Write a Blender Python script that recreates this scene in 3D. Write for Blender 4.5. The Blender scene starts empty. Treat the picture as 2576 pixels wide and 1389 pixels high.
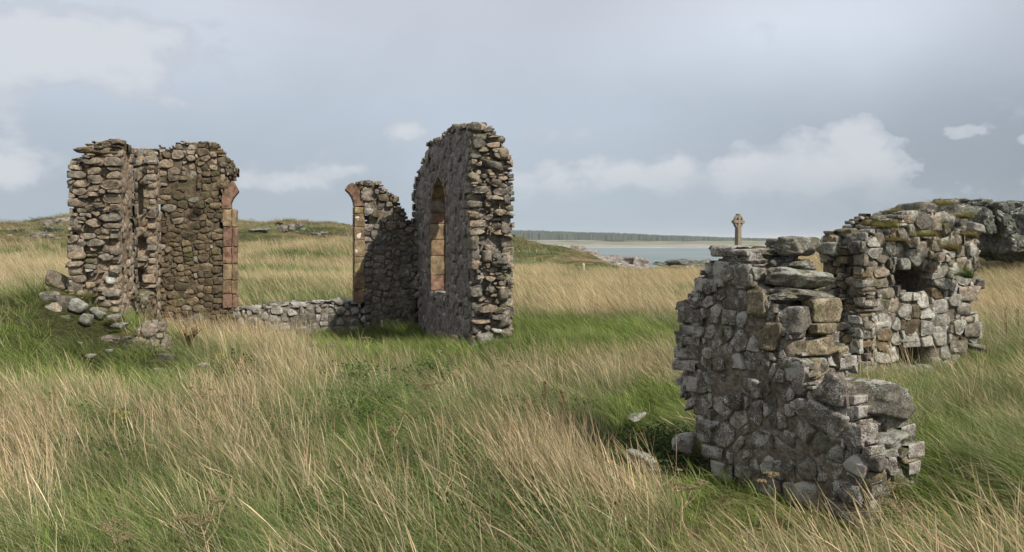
import bpy, bmesh, math, random
import numpy as np
from mathutils import Vector, Matrix, Euler

random.seed(11)
RNG = np.random.default_rng(11)
SC = bpy.context.scene
COL = SC.collection

# ------------------------------------------------------------------ camera
H, F, CX, HY = 1.70, 2231.0, 1288.0, 602.0      # eye height; focal length, centre and horizon of the 2576 px wide picture
cam = bpy.data.cameras.new('camera')
cam.sensor_width = 36.0
cam.lens = 36.0 * F / 2576.0
cam.shift_y = -(694.5 - HY) / 2576.0
cam.clip_start, cam.clip_end = 0.1, 20000.0
camo = bpy.data.objects.new('camera', cam)
COL.objects.link(camo)
camo.location = (0, 0, H)
camo.rotation_euler = (math.radians(90), 0, 0)
SC.camera = camo

# ------------------------------------------------------------------ sky, sun, exposure
SUN = Vector((0.493, -0.556, 0.669)).normalized()
SUN_EL = math.asin(SUN.z)
SUN_AZ = math.atan2(SUN.x, SUN.y)
SKY_STRENGTH = 0.1


class NT:
    """small helper to write node trees"""
    def __init__(self, tree):
        self.t = tree
        self.n = tree.nodes
        self.l = tree.links

    def node(self, typ, **kw):
        nd = self.n.new(typ)
        for k, v in kw.items():
            setattr(nd, k, v)
        return nd

    def put(self, sock, v):
        if isinstance(v, bpy.types.NodeSocket):
            self.l.new(v, sock)
        elif v is not None:
            if isinstance(v, (tuple, list)) and len(v) == 3 and sock.type == 'RGBA':
                v = (*v, 1)
            sock.default_value = v

    def math(self, op, a, b=None, c=None, clamp=False):
        nd = self.node('ShaderNodeMath', operation=op, use_clamp=clamp)
        self.put(nd.inputs[0], a)
        if b is not None: self.put(nd.inputs[1], b)
        if c is not None: self.put(nd.inputs[2], c)
        return nd.outputs[0]

    def mix(self, f, a, b, blend='MIX'):
        nd = self.node('ShaderNodeMix', data_type='RGBA', blend_type=blend)
        nd.clamp_factor = True
        self.put(nd.inputs[0], f)
        self.put(nd.inputs[6], a)
        self.put(nd.inputs[7], b)
        return nd.outputs[2]

    def ss(self, v, lo, hi, a=0.0, b=1.0):
        nd = self.node('ShaderNodeMapRange', interpolation_type='SMOOTHSTEP')
        self.put(nd.inputs[0], v)
        for i, q in enumerate((lo, hi, a, b)):
            self.put(nd.inputs[i + 1], q)
        return nd.outputs[0]

    def noise(self, vec, scale, detail=4, rough=0.55, typ='FBM', dist=0.0):
        nd = self.node('ShaderNodeTexNoise', noise_dimensions='3D')
        self.put(nd.inputs['Vector'], vec)
        nd.inputs['Scale'].default_value = scale
        nd.inputs['Detail'].default_value = detail
        nd.inputs['Roughness'].default_value = rough
        nd.inputs['Distortion'].default_value = dist
        return nd.outputs['Fac']

    def vec(self, op, a, b=None):
        nd = self.node('ShaderNodeVectorMath', operation=op)
        self.put(nd.inputs[0], a)
        if b is not None: self.put(nd.inputs[1], b)
        return nd.outputs[0]

    def ramp(self, f, stops, interp='LINEAR'):
        nd = self.node('ShaderNodeValToRGB')
        cr = nd.color_ramp
        cr.interpolation = interp
        while len(cr.elements) < len(stops): cr.elements.new(0.5)
        for e, (p, c) in zip(cr.elements, stops):
            e.position = p
            e.color = (*c, 1)
        self.put(nd.inputs[0], f)
        return nd.outputs[0]


def ang(px, py):
    """azimuth, elevation of a direction"""
    a = (px - CX) / F
    b = (HY - py) / F
    return math.atan(a), math.atan2(b, math.sqrt(1 + a * a))


world = bpy.data.worlds.new('World')
SC.world = world
world.use_nodes = True
w = NT(world.node_tree)
w.n.clear()
tc = w.node('ShaderNodeTexCoord')
D = tc.outputs['Generated']
sep = w.node('ShaderNodeSeparateXYZ')
w.l.new(D, sep.inputs[0])
el = w.math('ARCSINE', sep.outputs[2])
az = w.math('ARCTAN2', sep.outputs[0], sep.outputs[1])
sky = w.node('ShaderNodeTexSky', sky_type='NISHITA')
sky.sun_disc = False
sky.sun_elevation = SUN_EL
sky.sun_rotation = SUN_AZ
sky.air_density = 1.0
sky.dust_density = 2.0
cmb = w.node('ShaderNodeCombineXYZ')
w.put(cmb.inputs[0], az); w.put(cmb.inputs[1], w.math('MULTIPLY', el, 1.5)); cmb.inputs[2].default_value = 3.7
AE = cmb.outputs[0]
big = w.noise(AE, 2.3, 5, 0.5, dist=0.3)
fine = w.noise(AE, 7.0, 7, 0.55, dist=0.25)
# the stratus veil: brighter overhead, blue grey towards the horizon
veil = w.ramp(w.ss(el, 0.0, 0.42), [(0.0, (0.372, 0.435, 0.498)), (0.25, (0.435, 0.492, 0.575)),
                                    (0.55, (0.495, 0.538, 0.612)), (0.8, (0.540, 0.572, 0.628)), (1.0, (0.565, 0.595, 0.645))])
lum = w.math('ADD', w.ss(big, 0.30, 0.70, 1.10, 1.24), w.ss(fine, 0.3, 0.7, -0.02, 0.02))


def blob(px, py, rx, ry, amp, power=1.0):
    a0, e0 = ang(px, py)
    dx = w.math('DIVIDE', w.math('SUBTRACT', az, a0), rx / F)
    dy = w.math('DIVIDE', w.math('SUBTRACT', el, e0), ry / F)
    r2 = w.math('ADD', w.math('MULTIPLY', dx, dx), w.math('MULTIPLY', dy, dy))
    return w.math('MULTIPLY', w.math('POWER', 2.718, w.math('MULTIPLY', r2, -power)), amp)


def total(lst):
    s = lst[0]
    for q in lst[1:]: s = w.math('ADD', s, q)
    return s


shade = total([blob(2350, 380, 620, 190, -0.24), blob(2620, 470, 300, 130, -0.10), blob(2150, 60, 420, 150, 0.24), blob(150, 90, 420, 130, 0.12),
               blob(2600, 100, 260, 200, -0.20), blob(1750, 120, 300, 90, 0.08)])
lum = w.math('ADD', lum, shade)
base = w.vec('SCALE', veil)
w.put(base.node.inputs[3], lum)
# cumulus heads: blobs broken up by billowing noise
bil = w.noise(AE, 15.0, 9, 0.60, dist=0.15)
bil2 = w.noise(AE, 5.0, 3, 0.5)
cum = total([blob(1440, 350, 110, 38, 0.75),
             blob(1010, 330, 85, 28, 1.0), blob(700, 450, 150, 36, 1.0), blob(900, 425, 90, 18, 0.75),
             blob(1340, 320, 150, 22, 0.5), 
             blob(30, 120, 210, 105, 1.1), blob(260, 150, 240, 85, 0.95), blob(20, 390, 90, 75, 1.05), blob(10, 450, 60, 40, 0.6), blob(440, 265, 130, 26, 0.6),
             blob(640, 470, 200, 40, 0.45), blob(380, 90, 200, 50, 0.45), blob(1130, 500, 160, 30, 0.3)])
cm = w.math('ADD', cum, w.ss(bil, 0.25, 0.75, -0.52, 0.52))
cm = w.math('ADD', cm, w.ss(bil2, 0.3, 0.7, -0.12, 0.12))
mask = w.ss(cm, 0.34, 0.86, 0.0, 0.78)
# the crisp bank of cumulus low over the bay: hard billowing tops, bases melting into the murk
bank = total([blob(2110, 410, 120, 85, 1.15), blob(2165, 352, 62, 46, 0.75), blob(1960, 400, 85, 62, 0.9), blob(1860, 440, 80, 50, 0.7), blob(1700, 425, 66, 52, 0.95), blob(1620, 440, 70, 36, 0.6),
              blob(1510, 432, 62, 40, 0.9), blob(1380, 445, 95, 48, 0.9), blob(1310, 470, 70, 40, 0.6), blob(2405, 336, 50, 17, 0.66), blob(2590, 346, 44, 15, 0.66), blob(2390, 500, 90, 32, 0.6), blob(2030, 470, 230, 60, .55), blob(1780, 455, 200, 48, .4), blob(1580, 455, 330, 40, .35), blob(2230, 470, 70, 50, .45)])
puff = w.noise(AE, 26.0, 8, 0.55, dist=0.1)
bk = w.math('ADD', bank, w.ss(puff, 0.25, 0.75, -0.42, 0.42))
hard = w.ss(bk, 0.38, 0.58)
hard = w.math('MULTIPLY', hard, w.ss(el, ang(1700, 550)[1], ang(1700, 400)[1], 0.08, 0.80))
lit = w.math('ADD', w.ss(puff, .3, .7, -.18, .18), w.ss(bk, .5, 1.4, 0.25, .95))
ccol = w.mix(w.ss(cm, 0.55, 1.35), (0.535, 0.585, 0.655), (0.70, 0.725, 0.76))
cloudy = w.mix(mask, base, ccol)
cloudy = w.mix(hard, cloudy, w.mix(lit, (0.46, 0.52, 0.60), (0.70, 0.725, 0.76)))
cs = w.vec('SCALE', cloudy); w.put(cs.node.inputs[3], 1.0 / SKY_STRENGTH)
nish = w.vec('SCALE', sky.outputs[0]); w.put(nish.node.inputs[3], 1.0)
final = w.mix(0.96, nish, cs)
bg = w.node('ShaderNodeBackground')
w.l.new(final, bg.inputs[0])
bg.inputs[1].default_value = SKY_STRENGTH
wo = w.node('ShaderNodeOutputWorld')
w.l.new(bg.outputs[0], wo.inputs[0])

sun = bpy.data.lights.new('sun', 'SUN')
sun.energy = 5.0
sun.angle = math.radians(0.6)
sun.color = (1.0, 0.94, 0.84)
suno = bpy.data.objects.new('sun', sun)
suno.rotation_euler = SUN.to_track_quat('Z', 'Y').to_euler()
COL.objects.link(suno)
vs = SC.view_settings
vs.view_transform = 'Standard'
vs.look = 'None'
vs.exposure = 0.0
vs.gamma = 1.0
vs.use_curve_mapping = False
SC.cycles.max_bounces = 6
SC.cycles.diffuse_bounces = 3
SC.cycles.transmission_bounces = 3
SC.cycles.transparent_max_bounces = 4
SC.cycles.use_denoising = True


# ------------------------------------------------------------------ helpers
def _hash(ix, iy, iz, seed):
    h = (ix.astype(np.int64) * 374761393 + iy.astype(np.int64) * 668265263 + iz.astype(np.int64) * 2147483647 + seed * 1442695041) & 0xffffffff
    h = ((h ^ (h >> 13)) * 1274126177) & 0xffffffff
    h = ((h ^ (h >> 16)) * 2246822519) & 0xffffffff
    return ((h ^ (h >> 15)) & 0xffffff) / float(0xffffff)


def vnoise(p, seed=0):
    p = np.asarray(p, float)
    i = np.floor(p).astype(np.int64)
    f = p - i
    f = f * f * (3 - 2 * f)
    r = 0
    for dx in (0, 1):
        for dy in (0, 1):
            for dz in (0, 1):
                wgt = (f[:, 0] if dx else 1 - f[:, 0]) * (f[:, 1] if dy else 1 - f[:, 1]) * (f[:, 2] if dz else 1 - f[:, 2])
                r = r + wgt * _hash(i[:, 0] + dx, i[:, 1] + dy, i[:, 2] + dz, seed)
    return r * 2 - 1


def fbm(p, octv=4, seed=0, gain=0.5):
    a, s, r = 1.0, 0.0, 0
    p = np.asarray(p, float)
    for o in range(octv):
        r = r + a * vnoise(p * (2 ** o), seed + o * 17)
        s += a
        a *= gain
    return r / s


def fbm2(x, y, scale, octv=4, seed=0):
    x = np.asarray(x, float); y = np.asarray(y, float)
    return fbm(np.stack([x.ravel() * scale, y.ravel() * scale, np.full(x.size, 0.37)], 1), octv, seed).reshape(x.shape)


def mesh_np(name, verts, faces, mats=(), smooth=True, attrs=None):
    """faces: (n,3) or (n,4) int array, or a list of such"""
    me = bpy.data.meshes.new(name)
    verts = np.asarray(verts, np.float32)
    fl = faces if isinstance(faces, list) else [faces]
    fl = [np.asarray(f, np.int32) for f in fl if len(f)]
    loops = np.concatenate([f.ravel() for f in fl])
    sizes = np.concatenate([np.full(len(f), f.shape[1], np.int32) for f in fl])
    starts = np.concatenate([[0], np.cumsum(sizes)[:-1]]).astype(np.int32)
    me.vertices.add(len(verts)); me.vertices.foreach_set('co', verts.ravel())
    me.loops.add(len(loops)); me.loops.foreach_set('vertex_index', loops)
    me.polygons.add(len(sizes)); me.polygons.foreach_set('loop_start', starts); me.polygons.foreach_set('loop_total', sizes)
    me.update(calc_edges=True)
    me.validate()
    if smooth: me.polygons.foreach_set('use_smooth', np.ones(len(me.polygons), bool))
    for m in mats: me.materials.append(m)
    for k, (typ, dat) in (attrs or {}).items():
        a = me.attributes.new(k, typ, 'POINT')
        if typ == 'FLOAT': a.data.foreach_set('value', np.asarray(dat, np.float32).ravel())
        elif typ == 'FLOAT_COLOR': a.data.foreach_set('color', np.asarray(dat, np.float32).ravel())
        elif typ == 'INT': a.data.foreach_set('value', np.asarray(dat, np.int32).ravel())
        elif typ == 'FLOAT_VECTOR': a.data.foreach_set('vector', np.asarray(dat, np.float32).ravel())
    return me


def link(name, data, parent=None, loc=None):
    o = bpy.data.objects.new(name, data)
    COL.objects.link(o)
    if parent is not None: o.parent = parent
    if loc is not None: o.location = loc
    return o


def thing(name, label, cat, loc=(0, 0, 0), group=None, data=None):
    o = link(name, data)
    o.location = loc
    o['label'] = label
    o['category'] = cat
    if group: o['group'] = group
    if data is None: o.empty_display_size = 0.3
    return o


def mark(o, kind, label=None, cat=None):
    o['kind'] = kind
    if label: o['label'] = label
    if cat: o['category'] = cat
    return o


def at(px, py, y):
    """the world point seen at a picture position at depth y"""
    return np.array([(px - CX) / F * y, y, H - (py - HY) / F * y])


def Z1(x, y): return ((100 + x / 1.7357) * .80753, (380 + y / 1.7357) * .80753)
def ZL(x, y): return ((x / 2.7775) * .80753, (640 + y / 2.7775) * .80753)
def Z8(x, y): return ((660 + x / 2.5727) * .80753, (540 + y / 2.5727) * .80753)
def Z4(x, y): return ((2060 + x / 1.4774) * .80753, (700 + y / 1.4774) * .80753)
def ZB(x, y): return ((2540 + x / 2.3954) * .80753, (600 + y / 2.3954) * .80753)
def Z5(x, y): return ((1280 + x / 3.388) * .80753, (370 + y / 3.388) * .80753)
def Z6(x, y): return ((1280 + x / 3.388) * .80753, (740 + y / 3.388) * .80753)


def smooth(v, a, b):
    t = np.clip((np.asarray(v, float) - a) / (b - a), 0, 1)
    return t * t * (3 - 2 * t)


# ------------------------------------------------------------------ the lie of the land
HX = np.array([-400, -160, -110, -75, -57.7, -53.4, -50.4, -44, -37, -31, -26.2, -24, -22.3, -18.5, -10.7, -.4, 2.2, 5.4, 7.7, 10, 15.3, 18.5, 23, 34, 52, 70, 140, 400.])
HZ = np.array([2, 3, 3, 2.0, 1.6, 3.0, 3.8, 4.6, 4.1, 3.75, 3.2, 3.25, 3.3, 2.95, 2.3, 1.55, 1.2, .75, .30, -1.1, -2.3, -1.9, -1.4, -1.2, 1.0, 2.4, 3, 2.])


def gauss(x, y, cx, cy, sx, sy): return np.exp(-((x - cx) / sx) ** 2 / 2 - ((y - cy) / sy) ** 2 / 2)


def ground_z(x, y, bumps=True):
    x = np.asarray(x, float); y = np.asarray(y, float)
    z0 = -0.0175 * np.clip(y - 22, 0, 400) * smooth(x, -22, 4)
    z0 = z0 + 1.9 * smooth(x, 7, 26) * smooth(y, 11, 42)
    hz = np.interp(x, HX, HZ)
    f = smooth(y, 44, 100)
    z = z0 * (1 - f) + hz * f
    z = z + .25 * gauss(x, y, -12, 41, 14, 2.2) + .22 * gauss(x, y, -10, 29, 16, 1.6)
    z = z + 1.3 * gauss(x, y, -10.5, 62, 4.5, 5)                 # spur behind the right hand jamb
    z = z - 15 * smooth(y, 112, 165) + 19 * gauss(x, y, -185, 300, 80, 60)
    z = z + .70 * gauss(x, y, -7.6, 12.7, 1.55, 1.5) + .40 * gauss(x, y, -6.40, 12.75, .66, .7) + .10 * gauss(x, y, -5.0, 12.4, 1.2, 1.0)
    z = z - .30 * gauss(x, y, -3.9, 16.6, 2.4, 1.9)              # floor of the chancel
    z = z + .14 * gauss(x, y, 1.2, 13.3, 2.3, .9)                # green hump right of the tall wall
    z = z + .28 * gauss(x, y, 3.5, 5.3, .65, 1.0) - .14 * gauss(x, y, 2.0, 5.2, .55, .5)                # bank right of the near wall
    z = z - .10 * gauss(x, y, 0.9, 7.2, .6, .8)
    if bumps:
        amp = np.interp(y, [0, 10, 25, 60, 110], [.05, .06, .12, .75, 1.5])
        z = z + amp * (fbm2(x, y, .55, 3, 5) * .35 + (fbm2(x, y, .13, 3, 9) * .8 + np.abs(fbm2(x, y, .075, 3, 19)) * 1.2 - .35) * smooth(y, 18, 50) * (1 - .75 * smooth(x, 2, 8) * (1 - smooth(x, 24, 30))))
    return z


def wall_frame(ox, oy, ux, uy, nx, ny):
    return dict(o=np.array([ox, oy]), u=np.array([ux, uy]), n=np.array([nx, ny]))


dn = np.array([-.264, 1.0]); dn /= np.linalg.norm(dn)     # down the chancel, away from us
pn = np.array([dn[1], -dn[0]])                            # across it, to the right
BL = np.array([-6.87, 17.36]); BR = np.array([-1.98, 18.62])
NL = np.array([-5.66, 12.77]); NR = np.array([-.62, 13.44])
pb = (BR - BL) / np.linalg.norm(BR - BL); nb = np.array([pb[1], -pb[0]])
T = .65
dR = (BR - NR) / np.linalg.norm(BR - NR); nR = np.array([-dR[1], dR[0]])
dL = (BL - NL) / np.linalg.norm(BL - NL); nL = np.array([dL[1], -dL[0]])
FR_BACK = dict(o=BL, u=pb, n=nb)
FR_RIGHT = dict(o=NR, u=dR, n=nR)
FR_LEFT = dict(o=NL, u=dL, n=nL)
fa, fb = np.array([1.40, 6.6]), np.array([2.15, 5.5])
uf = (fb - fa) / np.linalg.norm(fb - fa)
FR_NEAR = dict(o=fa, u=uf, n=np.array([uf[1], -uf[0]]))
if np.dot(FR_NEAR['n'], fa) > 0: FR_NEAR['n'] = -FR_NEAR['n']
ub = np.array([.93, .37]); ub /= np.linalg.norm(ub)
FR_BLOCK = dict(o=np.array([4.40, 11.0]), u=ub, n=np.array([ub[1], -ub[0]]))


def hit(fr, px, py, wd=0.0):
    """(u, z) on the vertical plane of a wall, wd metres behind its face"""
    k = np.array([(px - CX) / F, 1.0])
    t = np.dot(fr['o'] - fr['n'] * wd, fr['n']) / np.dot(k, fr['n'])
    p = k * t
    return float(np.dot(p - fr['o'], fr['u'])), float(H - (py - HY) / F * t)


def w3(fr, u, wd, z):
    p = fr['o'] + fr['u'] * u - fr['n'] * wd
    return np.array([p[0], p[1], z])


def inpoly(px, py, poly):
    poly = np.asarray(poly)
    x, y = np.asarray(px), np.asarray(py)
    ins = np.zeros(x.shape, bool)
    j = len(poly) - 1
    for i in range(len(poly)):
        xi, yi = poly[i]; xj, yj = poly[j]
        c = ((yi > y) != (yj > y)) & (x < (xj - xi) * (y - yi) / (yj - yi + 1e-12) + xi)
        ins ^= c
        j = i
    return ins


# ------------------------------------------------------------------ materials
def mat_new(name):
    m = bpy.data.materials.new(name)
    m.use_nodes = True
    t = NT(m.node_tree)
    t.n.clear()
    out = t.node('ShaderNodeOutputMaterial')
    b = t.node('ShaderNodeBsdfPrincipled')
    t.l.new(b.outputs[0], out.inputs[0])
    b.inputs['Roughness'].default_value = .92
    b.inputs['Specular IOR Level'].default_value = .25
    return m, t, b, out


def bump(t, b, hgt, strength, dist):
    nd = t.node('ShaderNodeBump')
    nd.inputs['Strength'].default_value = strength
    nd.inputs['Distance'].default_value = dist
    t.put(nd.inputs['Height'], hgt)
    t.l.new(nd.outputs[0], b.inputs['Normal'])


def stone_mat(name, stops, lichen=.35, moss=.1, scale=1.0, lich=(.50, .50, .46), orange=.0, grain=1.0, bs=.9, sharp=.06):
    m, t, b, out = mat_new(name)
    geo = t.node('ShaderNodeNewGeometry')
    P = geo.outputs['Position']
    oi = t.node('ShaderNodeObjectInfo')
    at_ = t.node('ShaderNodeAttribute', attribute_name='rnd')
    r = t.math('FRACT', t.math('ADD', oi.outputs['Random'], at_.outputs['Fac']))
    n1 = t.noise(P, 9 * scale, 5, .6)
    n2 = t.noise(P, 42 * scale, 4, .65)
    n3 = t.noise(P, 130 * scale, 3, .6)
    n0 = t.noise(P, 17 * scale, 4, .65)
    rr = t.math('ADD', t.math('ADD', t.math('MULTIPLY', r, .62), .17), t.ss(n1, .3, .7, -.18, .18))
    c = t.ramp(rr, stops)
    v = t.math('MULTIPLY', t.ss(n2, .25, .75, .70, 1.30), t.ss(n3, .25, .75, .8, 1.2))
    v = t.math('MULTIPLY', v, t.ss(n0, .30, .70, .55, 1.38))
    c = t.vec('SCALE', c); t.put(c.node.inputs[3], v)
    # crusts of lichen, patchy and spotted
    l1 = t.noise(P, 6 * scale, 3, .5)
    l2 = t.noise(P, 55 * scale, 5, .7)
    lv = t.math('ADD', t.math('MULTIPLY', l1, .55), t.math('MULTIPLY', l2, .75))
    lv = t.math('ADD', lv, t.ss(r, 0, 1, -.05, .05))
    nz = t.node('ShaderNodeSeparateXYZ'); t.l.new(geo.outputs['Normal'], nz.inputs[0])
    lv = t.math('ADD', lv, t.ss(nz.outputs[2], 0, 1, 0, .05))
    th = .80 - .22 * lichen
    lm = t.ss(lv, th, th + sharp, 0, .88)
    c = t.mix(lm, c, lich)
    if moss > 0:
        mm = t.ss(t.math('ADD', t.noise(P, 3.1 * scale, 4, .6), t.ss(nz.outputs[2], .2, 1, 0, .12)), .62 - .15 * moss, .72 - .12 * moss, 0, .8)
        c = t.mix(mm, c, (.085, .088, .032))
    if orange > 0:
        om = t.ss(t.noise(P, 14 * scale, 4, .6), .70 - .1 * orange, .74 - .1 * orange, 0, .8)
        c = t.mix(om, c, (.30, .17, .05))
    t.put(b.inputs['Base Color'], c)
    hgt = t.math('ADD', t.math('MULTIPLY', n1, .5 / grain), t.math('ADD', t.math('MULTIPLY', n2, .45), t.math('MULTIPLY', n3, .15)))
    bump(t, b, hgt, bs, .035)
    return m


GREY = [(0, (.055, .052, .048)), (.25, (.115, .105, .092)), (.5, (.165, .145, .122)), (.72, (.235, .195, .158)), (.9, (.28, .265, .235)), (1, (.10, .095, .08))]
BROWN = [(0, (.055, .044, .030)), (.3, (.095, .074, .047)), (.55, (.135, .102, .063)), (.72, (.18, .135, .083)), (.85, (.21, .15, .09)), (.93, (.24, .22, .17)), (1, (.10, .08, .05))]
TAN = [(0, (.13, .11, .085)), (.3, (.21, .17, .125)), (.6, (.27, .21, .15)), (.85, (.32, .255, .185)), (1, (.17, .14, .11))]
PINK = [(0, (.075, .068, .058)), (.25, (.135, .116, .098)), (.5, (.19, .160, .134)), (.75, (.245, .203, .168)), (.9, (.26, .24, .21)), (1, (.12, .105, .088))]
PALE = [(0, (.17, .165, .145)), (.3, (.27, .255, .22)), (.6, (.33, .31, .265)), (.85, (.39, .37, .32)), (1, (.22, .20, .165))]
M_END = stone_mat('rubble_stone', [(0, (.10, .095, .082)), (.25, (.155, .138, .108)), (.5, (.22, .185, .145)), (.72, (.28, .225, .165)), (.9, (.26, .235, .20)), (1, (.13, .12, .10))], -.05, .1)
M_FACE = stone_mat('shaded_face_stone', [(0, (.15, .135, .125)), (.4, (.20, .178, .160)), (.75, (.25, .215, .19)), (1, (.17, .15, .14))], .05, .0)
M_TAN = stone_mat('tan_rubble_stone', TAN, -.1, .05)
M_DARK = stone_mat('mossy_brown_stone', BROWN, -.15, .35, orange=.25)
M_LOW = stone_mat('grey_low_wall_stone', [(0, (.15, .14, .12)), (.5, (.24, .22, .19)), (1, (.31, .28, .24))], .25, .1)
M_NEAR = stone_mat('pinkish_granite_stone', PINK, .66, .06, scale=1.7, lich=(.43, .41, .375), sharp=.03)
M_LICH = stone_mat('lichened_slab_stone', [(0, (.10, .092, .075)), (.5, (.15, .135, .11)), (1, (.20, .18, .145))], .50, .15, scale=1.5, lich=(.35, .355, .31))
M_OCHRE = stone_mat('ochre_brown_stone', [(0, (.13, .105, .07)), (.5, (.19, .155, .10)), (1, (.25, .21, .15))], .5, .1, scale=1.6, lich=(.42, .36, .24))
M_BLOCK = stone_mat('pale_squared_stone', PALE, .30, .06, lich=(.52, .53, .48))
M_SHADY = stone_mat('dark_slate_stone', GREY, .05, .1)
M_OUT = stone_mat('outcrop_rock', [(0, (.055, .056, .047)), (.5, (.085, .086, .070)), (1, (.12, .12, .10))], .15, .12, scale=.6, grain=.4)
M_FARROCK = stone_mat('hill_rock', [(0, (.12, .108, .092)), (.5, (.18, .16, .138)), (1, (.24, .215, .19))], -.1, .0, scale=.10)


def mortar_mat(name, c1, c2, streak=0.0, moss=.0, scale=1.0):
    m, t, b, out = mat_new(name)
    P = t.node('ShaderNodeNewGeometry').outputs['Position']
    n1 = t.noise(P, 5 * scale, 6, .65)
    n2 = t.noise(P, 38 * scale, 4, .7)
    c = t.mix(t.ss(n1, .3, .7), c1, c2)
    v = t.math('MULTIPLY', t.ss(n2, .25, .75, .6, 1.35), t.ss(t.noise(P, 17 * scale, 4, .65), .3, .7, .6, 1.3))
    c = t.vec('SCALE', c); t.put(c.node.inputs[3], v)
    if streak:
        mp = t.node('ShaderNodeMapping'); mp.inputs['Scale'].default_value = (14, 14, 1.1)
        t.l.new(P, mp.inputs[0])
        s = t.noise(mp.outputs[0], 1.3, 4, .6)
        c = t.mix(t.ss(s, .55, .72, 0, streak), c, (.33, .32, .30))
    if moss:
        c = t.mix(t.ss(t.noise(P, 2.2, 4, .6), .58 - .1 * moss, .70, 0, .75), c, (.075, .075, .03))
    t.put(b.inputs['Base Color'], c)
    bump(t, b, t.math('ADD', n1, t.math('MULTIPLY', n2, .5)), 1.0, .04)
    return m


MO_TAN = mortar_mat('tan_lime_mortar', (.22, .165, .115), (.31, .235, .16))
MO_DARK = mortar_mat('dark_mossy_mortar', (.085, .066, .042), (.15, .115, .075), moss=.8)
MO_FACE = mortar_mat('grey_weathered_mortar', (.155, .135, .118), (.225, .195, .172), streak=.55)
MO_NEAR = mortar_mat('brown_grey_mortar', (.15, .125, .096), (.225, .188, .145))
MO_GREY = mortar_mat('grey_brown_mortar', (.13, .112, .088), (.22, .185, .145))


def plain_mat(name, col, var=.25, scale=12, rough=.92, bs=.5, bd=.02):
    m, t, b, out = mat_new(name)
    P = t.node('ShaderNodeNewGeometry').outputs['Position']
    n = t.noise(P, scale, 5, .65)
    n2 = t.noise(P, scale * 7, 3, .6)
    c = t.vec('SCALE', col)
    c.node.inputs[0].default_value = col
    t.put(c.node.inputs[3], t.math('MULTIPLY', t.ss(n, .25, .75, 1 - var, 1 + var), t.ss(n2, .25, .75, .85, 1.15)))
    t.put(b.inputs['Base Color'], c)
    b.inputs['Roughness'].default_value = rough
    bump(t, b, n, bs, bd)
    return m


def sandstone(name, c):
    return plain_mat(name, c, .62, 6, bs=.8, bd=.03)


SS_RED = sandstone('red_sandstone', (.185, .112, .078))
SS_OCH = sandstone('ochre_sandstone', (.235, .175, .105))
SS_BRN = sandstone('brown_sandstone', (.19, .13, .078))
SS_OLV = sandstone('olive_sandstone', (.235, .185, .095))
SS_GRY = sandstone('grey_brown_dressed_stone', (.20, .165, .13))
PLASTER = plain_mat('old_white_plaster', (.62, .55, .49), .12, 30)


# ------------------------------------------------------------------ rocks
def cube_sphere(n):
    verts, idx, faces = [], {}, []

    def vid(p):
        k = tuple(round(c, 5) for c in p)
        if k not in idx:
            idx[k] = len(verts); verts.append(p)
        return idx[k]
    for ax in range(3):
        for s in (-1, 1):
            for i in range(n):
                for j in range(n):
                    q = []
                    for (a, b) in ((i, j), (i + 1, j), (i + 1, j + 1), (i, j + 1)):
                        p = [0, 0, 0]
                        p[ax] = s
                        p[(ax + 1) % 3] = -1 + 2 * a / n
                        p[(ax + 2) % 3] = -1 + 2 * b / n
                        q.append(vid(p))
                    faces.append(q if s > 0 else q[::-1])
    return np.array(verts, float), np.array(faces)


_CS = {}


def rock_np(n, seed, e=14, chops=7, rough=.06, lam=False, box=.10):
    """a stone as the meeting of a jittered box and random cleavage planes, edges worn by the softness e"""
    if n not in _CS: _CS[n] = cube_sphere(n)
    v, f = _CS[n]
    rs = np.random.default_rng(seed)
    v = np.tan(v * math.pi / 4 * .96)
    d = v / np.linalg.norm(v, axis=1)[:, None]
    pl, tt = [], []
    for ax in range(3):
        for s in (-1, 1):
            m = rs.normal(0, box, 3); m[ax] = s; m /= np.linalg.norm(m)
            pl.append(m); tt.append(rs.uniform(.86, 1.0))
    for _ in range(chops):
        m = rs.choice([-1, 1], 3) * rs.uniform(.15, 1, 3)
        if rs.random() < .5: m[rs.integers(0, 3)] *= .1
        k = np.sum(np.abs(m)) / np.linalg.norm(m); m /= np.linalg.norm(m)
        pl.append(m); tt.append(k * rs.uniform(.66, .93))
    q = np.clip(d @ np.array(pl).T, 0, None) / np.array(tt)[None, :]
    r = np.sum(q ** e, 1) ** (-1 / e)
    p = d * r[:, None]
    g = p * 1.5 + rs.uniform(0, 99, 3)
    p = p + d * (fbm(g, 3, seed) * rough * 1.6)[:, None]
    if lam:                                                   # slaty ledges
        q = np.stack([p[:, 0] * 2.1, p[:, 1] * 2.1, p[:, 2] * 3.2 + fbm(p * 1.1, 2, seed) * 1.4], 1) + rs.uniform(0, 50, 3)
        p[:, :2] *= (1 + .10 * fbm(q, 2, seed + 5))[:, None]
        p[:, 2] += .10 * fbm(p * np.array([2.2, 2.2, .5]) + 7, 3, seed + 9)
    p /= np.abs(p).max(0)
    return p, f


def rock_set(tag, n, cnt, **kw):
    out = []
    for i in range(cnt):
        p, f = rock_np(n, hash_seed(tag) + i, **kw)
        out.append((p, f))
    return out


def hash_seed(s): return sum(ord(c) * (i + 3) for i, c in enumerate(s)) % 9973


ROCKS = {
    'far': rock_set('far', 5, 18, e=40, chops=4, rough=.05, box=.14),
    'farslab': rock_set('farslab', 5, 18, e=40, chops=5, rough=.09, box=.24),
    'near': rock_set('near', 12, 16, e=26, chops=4, rough=.07, box=.16),
    'nearslab': rock_set('nearslab', 16, 12, e=26, chops=7, rough=.13, lam=True, box=.2),
    'mid': rock_set('mid', 9, 16, e=30, chops=4, rough=.05, box=.14),
}
_RM = {}


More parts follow.
